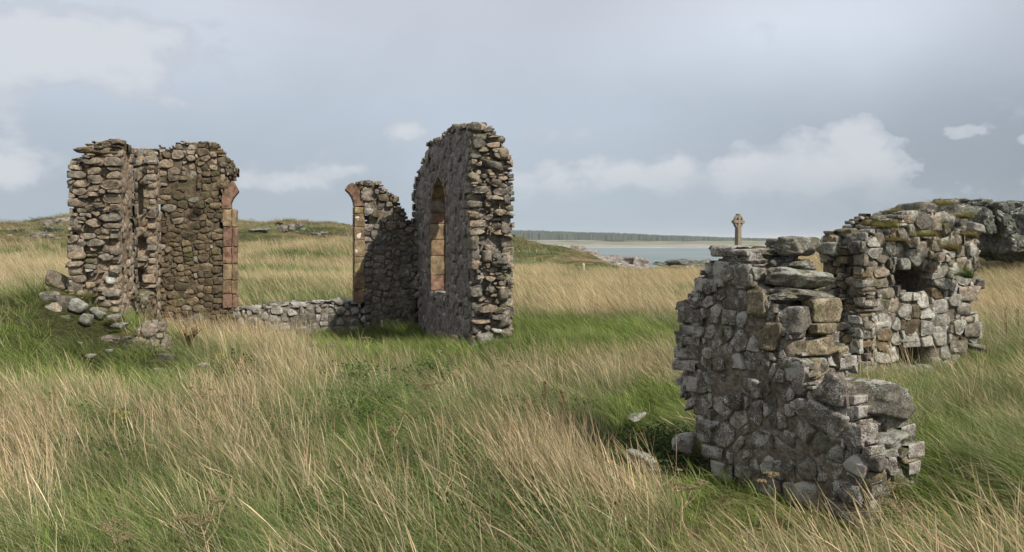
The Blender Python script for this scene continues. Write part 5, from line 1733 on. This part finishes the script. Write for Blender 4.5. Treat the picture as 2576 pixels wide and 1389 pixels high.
def footprint(x, y, grow=.06):
    """inside some wall?"""
    r = np.zeros(len(x), bool)
    Lb = np.linalg.norm(BR - BL)
    for fr, u0, u1, T_ in ((FR_LEFT, 0, 4.8, T), (FR_RIGHT, 0, 5.9, T), (FR_BACK, 0, Lb + .6, T), (FR_BLOCK, 0, 1.72, .70)):
        dx, dy = x - fr['o'][0], y - fr['o'][1]
        u = dx * fr['u'][0] + dy * fr['u'][1]; wv = -(dx * fr['n'][0] + dy * fr['n'][1])
        r |= (u > u0 - grow) & (u < u1 + grow) & (wv > -grow) & (wv < T_ + grow)
    fr = FR_NEAR
    dx, dy = x - fr['o'][0], y - fr['o'][1]
    u = dx * fr['u'][0] + dy * fr['u'][1]; wv = -(dx * fr['n'][0] + dy * fr['n'][1])
    r |= (u > -.2) & (u < 1.25) & (wv > -.05) & (wv < .60)
    return r


PATCH = [(950, 1010, 120, 45), (880, 1060, 130, 50), (1080, 1010, 90, 45), (700, 1130, 130, 60), (960, 1240, 160, 60), (1160, 1260, 160, 70), (1300, 1350, 200, 60), (860, 1350, 200, 60),
         (1350, 1060, 100, 30), (1640, 1170, 130, 50), (250, 1130, 80, 60), (1030, 1140, 100, 50), (600, 960, 60, 20), (2220, 1250, 60, 60), (520, 1300, 120, 60)]


def herb_mask(x, y):
    px = CX + x / y * F
    py = HY + (H - ground_z(x, y, False)) / y * F
    s = np.zeros(len(x))
    for (cx, cy, rx, ry) in PATCH: s = np.maximum(s, np.exp(-((px - cx) / rx) ** 2 - ((py - cy) / ry) ** 2))
    return s + .55 * fbm2(x, y, 1.5, 3, 91)


def scatter_points(y0, y1, dens, rs):
    """even density over the strip of ground the photograph can see, a little wider"""
    A = .66 * (y1 * y1 - y0 * y0) + 2 * 1.0 * (y1 - y0)
    n = int(A * dens)
    y = np.sqrt(rs.uniform(y0 * y0, y1 * y1, n)); x = rs.uniform(-1, 1, n) * (.66 * y + 1.0)
    return x, y


def visible(x, y, hgt=.5):
    """drop what lies wholly under the frame"""
    z = ground_z(x, y, False) + hgt
    return (HY + (H - z) / y * F) < 1450


def plant_layer(name, coll, x, y, base_scale, rs, label, cat='grass', sv=.38, tilt=.14, tint_s=.42, dry=None, wide=1.0):
    nmesh = len(coll.objects)
    z = ground_z(x, y) - .01
    n = len(x)
    gust = fbm2(x, y, .6, 2, 55)
    rot = np.stack([rs.normal(0, tilt, n), rs.normal(0, tilt, n) - .22 * gust + .07 - .26 * smooth(x / np.maximum(y, 1), -.15, .30), rs.normal(.15, .55, n)], 1)
    s = base_scale * rs.uniform(1 - sv, 1 + sv, n) * (1 + .25 * fbm2(x, y, .9, 2, 66))
    scl = np.stack([s * wide, s * wide, s], 1)
    tint = tint_s * (fbm2(x, y, .8, 3, 77) * 1.1 + rs.normal(0, .35, n))
    tint = np.clip(tint, -.5, .7)
    d = np.zeros(n) if dry is None else dry
    return gn_scatter(name, coll, np.stack([x, y, z], 1), rot, scl, rs.integers(0, nmesh, n), tint, d, label, cat)


def grow_all():
    rs = np.random.default_rng(77)

    def size(x, y):
        px = CX + x / y * F; py = HY + (H - ground_z(x, y, False)) / y * F
        k = np.ones(len(x)) * .92

        def b(cx, cy, rx, ry): return np.exp(-((px - cx) / rx) ** 2 - ((py - cy) / ry) ** 2)
        k -= .60 * b(1480, 862, 280, 36) + .38 * b(1480, 935, 300, 45) + .30 * b(1000, 930, 230, 40) + .62 * b(1010, 872, 200, 36) + .5 * b(1650, 1120, 110, 100) + .30 * b(130, 840, 220, 90) + .45 * b(400, 950, 150, 50) + .55 * b(2100, 1345, 190, 60)
        k -= .45 * b(190, 775, 120, 55)
        k -= .35 * b(1700, 1060, 90, 90) + .5 * b(1620, 1220, 110, 80)
        k += .1 * b(2400, 1100, 200, 120)
        k -= .72 * (px > 1690) * (px < 2260) * (py > 1180) * (py < 1440)
        k -= .55 * b(740, 850, 220, 22) + .3 * b(480, 850, 110, 26) + .3 * b(2250, 925, 220, 25)
        return np.clip(k, .3, 1.2)
    L = [('green', 3.3, 9.5, 150), ('green', 9.5, 20, 70)]
    for li, (nm, y0, y1, dens) in enumerate(L):
        x, y = scatter_points(y0, y1, dens, rs)
        ok = ~footprint(x, y) & visible(x, y)
        for (bx, by, br) in BOULDERS: ok &= ~((np.abs(x - bx * y / by) < br * 1.1 + .04) & (y > by - .55) & (y < by + .12) & (rs.random(len(x)) < .85))
        x, y = x[ok], y[ok]
        S = veg(x, y); hm = herb_mask(x, y); k = size(x, y)
        r = rs.random(len(x))
        far = li == 1
        # short lush
        q = (r < .55 * (1 - S) + .25) & (hm < 1.2)
        qs = q & ((S < .25) | (k < .7))
        plant_layer('short_grass', short, x[qs], y[qs], 1.25 * (1.0 + .15 * far) * (.55 + .45 * k[qs]), rs, 'short lush green grass on the humps and beside the walls' if not far else 'short green grass round the chapel walls', wide=1.15)
        qm = q & ~((S < .25) | (k < .7))
        plant_layer('meadow_grass', meadow, x[qm], y[qm], 1.0 * k[qm], rs, 'green wind bent meadow grass in the foreground' if not far else 'green meadow grass in front of the chapel ruin', wide=1.1)
        q2 = (r >= .55 * (1 - S) + .25) & (r < .55 * (1 - S) + .25 + .35) & (hm < 1.2) & (S > .12)
        plant_layer('mixed_grass', mixed, x[q2], y[q2], .95 * k[q2], rs, 'yellowing mixed grass between the straw stalks' if not far else 'yellowing grass before the chapel ruin', wide=1.1)
        q3 = (rs.random(len(x)) < np.clip(S - .32, 0, 1) * (.80 if not far else 1.0)) & (rs.random(len(x)) > hm * .7) & (k > .5)
        plant_layer('straw_stalks', straw, x[q3], y[q3], .95 * (.5 + .5 * k[q3]), rs, 'tall dry straw stalks leaning in the wind' if not far else 'dry straw stalks round the chapel ruin', tilt=.15)
        q4 = (hm > .38) & (r < .34)
        plant_layer('leafy_herb', leafy, x[q4], y[q4], .95 + .3 * far, rs, 'dark green low leafy herbs among the grass' if not far else 'dark leafy herbs before the stump', 'herbs', tint_s=.35)
    # field behind
    for (y0, y1, dens, cg, cs_, sc, lab) in ((19, 38, 20, farg, fars, 1.0, 'beyond the walls'), (38, 66, 9, farg, fars, 1.25, 'of the middle distance')):
        x, y = scatter_points(y0, y1, dens, rs)
        ok = ~footprint(x, y)
        for (qx, qy) in POST: ok &= ~((np.abs(x - qx * y / qy) < .5) & (y < qy) & (y > qy - 22) & (rs.random(len(y)) < .8))
        x, y = x[ok], y[ok]
        S = veg(x, y)
        q = rs.random(len(x)) < np.clip(S * 1.25 - .25, 0, 1)
        plant_layer('field_grass', cg, x[~q], y[~q], (sc * .9 * (1 - .45 * ((x > 3) & (y > 50))))[~q], rs, 'green and yellow field grass ' + lab, tint_s=.3)
        plant_layer('field_straw', cs_, x[q], y[q], (sc * .9 * (1 - .45 * ((x > 3) & (y > 50))))[q], rs, 'dry tan field grass ' + lab, tint_s=.25)
    x, y = scatter_points(64, 116, 3.0, rs)
    ok = ground_z(x, y, False) > -3
    ok &= ~((x > 7.5) & (x < 16.5) & (y > 96))
    for (rx, ry, rr_) in ROCKY: ok &= ((x - rx) ** 2 + ((y - ry + rr_ * .6) * .7) ** 2) > (rr_ * 1.05) ** 2
    ok &= ~((x > 5) & (x < 13) & (y > 66) & (y < 90))
    ok &= rs.random(len(x)) < np.clip(.6 + 1.2 * fbm2(x * .5, y, .2, 3, 23), .12, 1)
    x, y = x[ok], y[ok]
    S = veg(x, y)
    plant_layer('hill_tussocks', hillg, x, y, .85 - .4 * ((x > 3) & (x < 20)), rs, 'tussocky grass covering the far hills and dunes', tint_s=.5, dry=np.where(fbm2(x * .5, y, .16, 4, 13) > .12, -.75, np.clip(S * 1.5 - .5, 0, .85)), wide=1.2)


grow_all()


# ------------------------------------------------------------------ plants one can single out
M_DEAD = plain_mat('dead_stem', (.40, .30, .18), .25, 30, bs=.2)
M_SEED = plain_mat('dry_seed_head', (.17, .135, .07), .35, 60, bs=.3)
M_RAG = plain_mat('yellow_petals', (.38, .31, .05), .2, 60, bs=0)
M_DOCK = plain_mat('rusty_dock_seed', (.12, .045, .022), .3, 60, bs=0)


def tube(bm, pts, r0, r1, sides=5):
    rings = []
    n = len(pts)
    for i, p in enumerate(pts):
        r = r0 + (r1 - r0) * i / (n - 1)
        d = (Vector(pts[min(i + 1, n - 1)]) - Vector(pts[max(i - 1, 0)])).normalized()
        a = d.orthogonal().normalized(); b = d.cross(a)
        rings.append([bm.verts.new(Vector(p) + a * math.cos(2 * math.pi * k / sides) * r + b * math.sin(2 * math.pi * k / sides) * r) for k in range(sides)])
    for A, B in zip(rings, rings[1:]):
        for k in range(sides): bm.faces.new((A[k], A[(k + 1) % sides], B[(k + 1) % sides], B[k]))


def hogweed(label, px, py_top, y, width_px, lean=-.1, seed=1, mat=None, branches=2):
    """dead umbel: stem, rays, little seeds. py_top is where its head is seen"""
    rs = random.Random(seed)
    top = at(px, py_top, y)
    bx = float(top[0]) - lean * .6
    g = gz(bx, y)
    hgt = float(top[2]) - g
    if hgt < .25: hgt = .25
    t = thing('dead_hogweed', label, 'dead plant', (bx, y, g), 'dead hogweed plants')
    tip = Vector((float(top[0]) - bx, 0, hgt))
    bm = bmesh.new()
    mid = tip * .5 + Vector((rs.uniform(-.03, .03), rs.uniform(-.03, .03), 0))
    tube(bm, [Vector((0, 0, -.03)), mid * .5 + Vector((.01, 0, 0)), mid, tip * .8 + Vector((.008, 0, 0)), tip * .93], .0052, .0026)
    me = bpy.data.meshes.new('stem'); bm.to_mesh(me); bm.free(); me.materials.append(M_DEAD)
    link('stem', me, t)
    R = width_px / F * y / 2
    heads = [(tip * .93, R)]
    for b_ in range(branches):
        s = rs.uniform(.55, .8); a = rs.uniform(0, 6.28)
        st = tip * s
        en = st + Vector((math.cos(a) * .12, math.sin(a) * .1, rs.uniform(.08, .16)))
        bm = bmesh.new(); tube(bm, [st, st * .5 + en * .5 + Vector((0, 0, -.012)), en], .0028, .002)
        me = bpy.data.meshes.new('branch'); bm.to_mesh(me); bm.free(); me.materials.append(M_DEAD)
        link('branch', me, t)
        heads.append((en, R * .55))
    for c, r in heads:
        bm = bmesh.new(); bs = bmesh.new()
        for k in range(16):
            a = 2 * math.pi * k / 16 + rs.uniform(-.2, .2); q = rs.uniform(.35, 1)
            e = c + Vector((math.cos(a) * r * q, math.sin(a) * r * q, r * (.62 - .25 * q)))
            tube(bm, [c, (c + e) / 2 + Vector((0, 0, -.1 * r)), e], .0014, .0010, 3)
            for _ in range(7):
                o = e + Vector((rs.uniform(-1, 1), rs.uniform(-1, 1), rs.uniform(-.4, .6))) * r * .17
                bmesh.ops.create_icosphere(bs, subdivisions=1, radius=rs.uniform(.0028, .0052), matrix=Matrix.Translation(o))
        for nm, b2, mt in (('umbel_rays', bm, M_DEAD), ('seeds', bs, mat or M_SEED)):
            me = bpy.data.meshes.new(nm); b2.to_mesh(me); b2.free(); me.materials.append(mt)
            link(nm, me, t)


HG = [('dead hogweed with a bright brown head in front of the near wall', 1940, 1186, 4.9, 40, 3), ('broad pale umbel left of the bright brown one by the near wall', 1705, 1224, 4.9, 56, 4),
      ('dead hogweed standing tall in the middle right of the meadow', 1270, 918, 9.0, 26, 5), ('wide flat umbel above the middle of the straw', 1280, 1085, 6.9, 62, 6),
      ('dead hogweed head at the foot of the tall window wall', 1120, 872, 12.3, 26, 7), ('small brown umbel just behind the low spur of straw on the right', 1650, 1180, 5.6, 24, 8),
      ('skeletal white umbel at the bottom left of the meadow', 275, 1330, 4.4, 90, 9), ('skeletal umbel at the bottom of the meadow left of centre', 500, 1310, 4.5, 70, 10),
      ('brown umbel low in the left middle meadow', 505, 995, 7.9, 34, 11), ('second brown umbel right of the one in the left middle meadow', 560, 1000, 7.8, 36, 12),
      ('thin umbel rising beside the chancel shadow', 915, 848, 12.0, 14, 13), ('dead hogweed among the leafy herbs in the centre', 1075, 968, 8.3, 48, 14),
      ('pale umbel low in front of the leafy herb patch', 985, 1075, 6.6, 30, 15), ('brown umbel in the far left foreground grass', 112, 1010, 7.6, 40, 16),
      ('faded umbel among long grass right of the near wall', 2270, 1275, 4.7, 80, 17), ('dead umbel on the left slope below the boulders', 290, 950, 9.0, 24, 18)]
for (lb, px, py, y, wpx, sd) in HG: hogweed(lb, px, py, y, wpx, lean=-.12, seed=sd, branches=1 + sd % 3)


def stalk(label, px, py_top, y, lean, seed, hook=0.0):
    rs = random.Random(seed)
    top = at(px, py_top, y)
    bx = float(top[0]) - lean; g = gz(bx, y); hgt = max(.25, float(top[2]) - g)
    bm = bmesh.new()
    pts = [Vector((lean * s + .02 * math.sin(s * 7 + seed), .02 * math.cos(s * 5 + seed), hgt * s)) for s in (0, .25, .5, .75, 1)]
    tube(bm, pts, .0048, .0026)
    s0 = pts[3]
    tube(bm, [s0, s0 + Vector((.05, 0, .08)), s0 + Vector((.06, .01, .18))], .003, .0018)
    tube(bm, [pts[2], pts[2] + Vector((-.05, 0, .09)), pts[2] + Vector((-.04, .02, .2))], .003, .0018)
    me = bpy.data.meshes.new('dry_stalk'); bm.to_mesh(me); bm.free(); me.materials.append(M_DEAD)
    thing('dry_stalk', label, 'dead stalk', (bx, y, g), 'thick dry stalks', me)


for (lb, px, py, y, ln, sd) in [('thick pale crooked stalk in the left foreground', 280, 985, 6.3, -.10, 1), ('second crooked stalk right of the pale one in the left foreground', 345, 990, 6.1, -.12, 2),
                                ('forked tan stalk near the left centre', 520, 1060, 6.4, -.02, 3), ('pale stalk in the leafy herbs left of centre', 760, 1040, 6.0, -.02, 4),
                                ('upright pale stalk below the leafy herbs', 920, 1150, 5.2, -.06, 5), ('forked bare stalk near the bottom centre', 1130, 1200, 5.0, .02, 6),
                                ('bare stalk before the squat block', 2660 * .9, 1000, 10.5, .0, 7), ('thin white stalk before the hollow of the squat block', 2195, 862, 10.6, -.02, 8),
                                ('thin pale stalk at the far right edge of the block', 2470, 880, 9.6, -.02, 9), ('bare stalk leaning right at the bottom left', 560, 1250, 4.7, .10, 10)]:
    stalk(lb, px, py, y, ln, sd)


def dock(label, px, py, y, seed):
    rs = random.Random(seed)
    top = at(px, py, y); g = gz(float(top[0]), y); hgt = float(top[2]) - g
    t = thing('dock_plant', label, 'dead plant', (float(top[0]), y, g), 'rusty dock spikes')
    bm = bmesh.new(); tube(bm, [Vector((0, 0, 0)), Vector((.01, 0, hgt / 2)), Vector((0, 0, hgt))], .004, .002)
    me = bpy.data.meshes.new('stem'); bm.to_mesh(me); bm.free(); me.materials.append(M_DOCK); link('stem', me, t)
    bm = bmesh.new()
    for k in range(90):
        z = hgt * rs.uniform(.45, 1); r = .014 * (1 - abs(z / hgt - .7)) + .004
        a = rs.uniform(0, 6.28)
        bmesh.ops.create_icosphere(bm, subdivisions=1, radius=rs.uniform(.003, .006), matrix=Matrix.Translation((math.cos(a) * r, math.sin(a) * r, z)))
    me = bpy.data.meshes.new('seed_spike'); bm.to_mesh(me); bm.free(); me.materials.append(M_DOCK); link('seed_spike', me, t)


dock('rusty dock spike in the middle right meadow', 1415, 985, 8.0, 1)
dock('shorter rusty dock spike left of the other', 1370, 960, 8.6, 2)
dock('dark dock spike among straw at the far right field', 2530, 770, 13.5, 3)
dock('dark dock spike beside the far right one', 2560, 775, 13.8, 4)


def bush(label, px, py, y, wpx, hpx, cols, seed, name='bracken_clump', cat='bracken', n=420, leaf=.05):
    """several arching fronds or a rounded cushion of leaflets"""
    c = at(px, py, y); g = gz(float(c[0]), y)
    r = wpx / F * y / 2; h = hpx / F * y
    rs = np.random.default_rng(seed)
    nf = 16
    V, C = [], []
    cl = np.array([q for q, _ in cols]); pr = np.array([q for _, q in cols], float); pr /= pr.sum()
    for k in range(nf):
        a = rs.uniform(0, 2 * math.pi); L = rs.uniform(.6, 1.1)
        s = np.linspace(.1, 1, n // nf)
        ax = np.stack([np.cos(a) * r * L * s, np.sin(a) * r * L * s, h * (1.5 * s - .75 * s * s) * rs.uniform(.7, 1.2)], 1)
        col = cl[rs.choice(len(cl), p=pr)]
        for sd in (-1, 1):
            d = np.array([-math.sin(a) * sd, math.cos(a) * sd, -.15]) + np.array([math.cos(a), math.sin(a), 0]) * .35
            d = d[None, :] + rs.normal(0, .18, (len(s), 3))
            ln = (leaf * (1.25 - s))[:, None]
            wv = np.array([math.cos(a), math.sin(a), .5])[None, :] * ln * .22
            V.append(np.stack([ax - wv, ax + d * ln, ax + wv], 1).reshape(-1, 3))
            cc = col * rs.uniform(.6, 1.35, (len(s), 1))
            C.append(np.repeat(cc, 3, 0))
    V = np.concatenate(V); C = np.concatenate(C); C = np.concatenate([C, np.ones((len(C), 1))], 1)
    me = mesh_np(name, V, np.arange(len(V)).reshape(-1, 3), [M_LEAF], False, {'col': ('FLOAT_COLOR', C)})
    t = thing(name, label, cat, (float(c[0]), y, g), 'bracken clumps', me)


BR_ = [((.16, .07, .025), 4), ((.10, .05, .02), 3), ((.20, .11, .04), 2), ((.06, .075, .02), 2)]
BG_ = [((.05, .08, .02), 4), ((.12, .07, .025), 2), ((.035, .06, .018), 3)]
bush('reddish brown bracken beside the stump and the back wall', 470, 868, 12.4, 84, 62, BR_, 1)
bush('brown and green bracken clump in the middle left grass', 590, 928, 10.3, 120, 62, BR_, 2, n=700, leaf=.06)
bush('low green bracken right of the brown clump', 690, 905, 10.8, 70, 34, BG_, 3)
bush('small brown bracken in the far left foreground', 60, 1060, 7.0, 90, 40, BG_, 4)
bush('low brown bracken between the middle stalks and the stump', 790, 1005 * 0 + 1010, 8.2, 80, 30, BG_, 5)


def ragwort(label, px, py, y, seed):
    rs = random.Random(seed)
    c = at(px, py, y); g = gz(float(c[0]), y); h = float(c[2]) - g
    t = thing('ragwort', label, 'wild flower', (float(c[0]), y, g), 'yellow ragwort flowers')
    bm = bmesh.new(); bf = bmesh.new()
    for k in range(5):
        e = Vector((rs.uniform(-.07, .07), rs.uniform(-.06, .06), h * rs.uniform(.92, 1.05)))
        tube(bm, [Vector((0, 0, 0)), Vector((0, 0, h * .7)), e], .003, .0015, 4)
        for q in range(5):
            o = e + Vector((rs.uniform(-.022, .022), rs.uniform(-.022, .022), rs.uniform(-.01, .01)))
            cpt = bf.verts.new(o)
            ring = [bf.verts.new(o + Vector((math.cos(a) * .009, math.sin(a) * .009, .004 * (-1) ** i))) for i, a in enumerate([j * math.pi / 4 for j in range(8)])]
            for i in range(8): bf.faces.new((cpt, ring[i], ring[(i + 1) % 8]))
    for nm, b2, mt in (('stems', bm, plain_mat('ragwort_stem', (.06, .09, .025), bs=0)), ('flower_heads', bf, M_RAG)):
        me = bpy.data.meshes.new(nm); b2.to_mesh(me); b2.free(); me.materials.append(mt); link(nm, me, t)


ragwort('yellow ragwort flowering in the left foreground grass', 302, 1040, 7.2, 1)
ragwort('fainter yellow ragwort at the left picture edge', 8, 1082, 6.6, 2)
ragwort('small yellow ragwort beside the brown bracken clump', 555, 895, 10.4, 3)


def wall_tuft(label, P, y, wpx, hpx, seed, cols, lean=.5):
    c = at(P[0], P[1], y)
    r = wpx / F * y / 2; h = hpx / F * y
    me = tuft('wall_grass_tuft', 420, r * .62, h * 1.15, .0055, lean, .65, cols, 4, seed, spread=.9)
    thing('wall_grass_tuft', label, 'grass tuft', tuple(float(q) for q in c), 'grass tufts growing on the squat block', me)


TG = [((.20, .19, .05), 4), ((.28, .22, .075), 3), ((.11, .14, .03), 3), ((.34, .24, .10), 1)]
TD = [((.30, .22, .09), 4), ((.20, .16, .06), 3), ((.12, .13, .035), 2)]
wall_tuft('round olive grass cushion on the upper left of the squat block', ZB(555, 262), 11.15, 78, 30, 1, TG)
wall_tuft('yellow grass tuft above the hollow of the squat block', ZB(850, 330), 11.05, 74, 26, 2, TG)
wall_tuft('tan grass hanging behind the pointed stone of the squat block', ZB(1030, 440), 11.15, 34, 44, 3, TD)
wall_tuft('green tuft on the right edge of the squat block', ZB(1145, 640), 11.35, 28, 44, 4, [((.09, .14, .03), 3), ((.15, .18, .05), 2)])
wall_tuft('grass fringe along the top ridge of the squat block', ZB(960, 95), 11.6, 80, 20, 5, TG)
wall_tuft('grass tuft right of the top ridge of the squat block', ZB(1130, 195), 11.4, 46, 24, 6, TG)
wall_tuft('brown dry tuft at the upper left peak of the squat block', ZB(600, 150), 11.7, 50, 16, 7, TD)
wall_tuft('dry brown grass on the ledge left of the yellow tuft', ZB(620, 365), 11.05, 70, 18, 8, TD)
wall_tuft('small tuft under the upper right stones of the squat block', ZB(1185, 345), 11.4, 24, 34, 9, TD)


def mossy_cap(label, P, wh, y, col, seed):
    wd, ht = wh[0] / F * y, wh[1] / F * y
    c = at(P[0], P[1], y)
    me = tuft('turf_cap', 500, wd * .42, ht * 1.0, .005, .9, .6, col, 3, seed, spread=1.1)
    thing('turf_cap', label, 'turf', tuple(float(q) for q in c), 'turf caps on the tumbled stones', me)


MC = [((.16, .15, .045), 3), ((.10, .12, .03), 3), ((.24, .17, .07), 2)]
mossy_cap('olive brown turf cap sloping over the left heap of boulders', ZL(690, 790), (110, 34), 12.5, MC, 1)
mossy_cap('mossy turf cap on the stone between left wall and stump', ZL(1005, 1000), (40, 14), 12.2, MC, 2)
mossy_cap('turf cap lying on top of the kerb stone left of the stump', Z1(520, 1150), (84, 14), 11.9, MC, 3)
mossy_cap('rusty turf cap on the top right corner of the brown gable fragment', Z1(1030, 175), (24, 16), 16.6, [((.28, .14, .04), 3), ((.2, .16, .05), 2)], 4)
bush('lone dark bush on the skyline of the hill', 703, 562, 97, 16, 9, [((.07, .06, .03), 1)], 9, 'hill_bush', 'bush', n=420, leaf=.35)


# ------------------------------------------------------------------ sea air
def haze_box():
    bm = bmesh.new()
    bmesh.ops.create_cube(bm, size=1.0)
    x0, x1, y0, y1, z0, z1 = -2700, 4300, -60, 12100, -30, 26
    for v in bm.verts:
        v.co = Vector((x0 if v.co.x < 0 else x1, y0 if v.co.y < 0 else y1, z0 if v.co.z < 0 else z1))
    me = bpy.data.meshes.new('haze'); bm.to_mesh(me); bm.free()
    m = bpy.data.materials.new('sea_haze'); m.use_nodes = True
    t = NT(m.node_tree); t.n.clear()
    v = t.node('ShaderNodeVolumePrincipled')
    v.inputs['Color'].default_value = (.93, .96, 1.0, 1)
    v.inputs['Density'].default_value = .00017
    out = t.node('ShaderNodeOutputMaterial'); t.l.new(v.outputs[0], out.inputs['Volume'])
    me.materials.append(m)
    o = link('haze', me)
    mark(o, 'stuff', 'thin sea haze lying over the whole bay and meadow', 'haze')


haze_box()
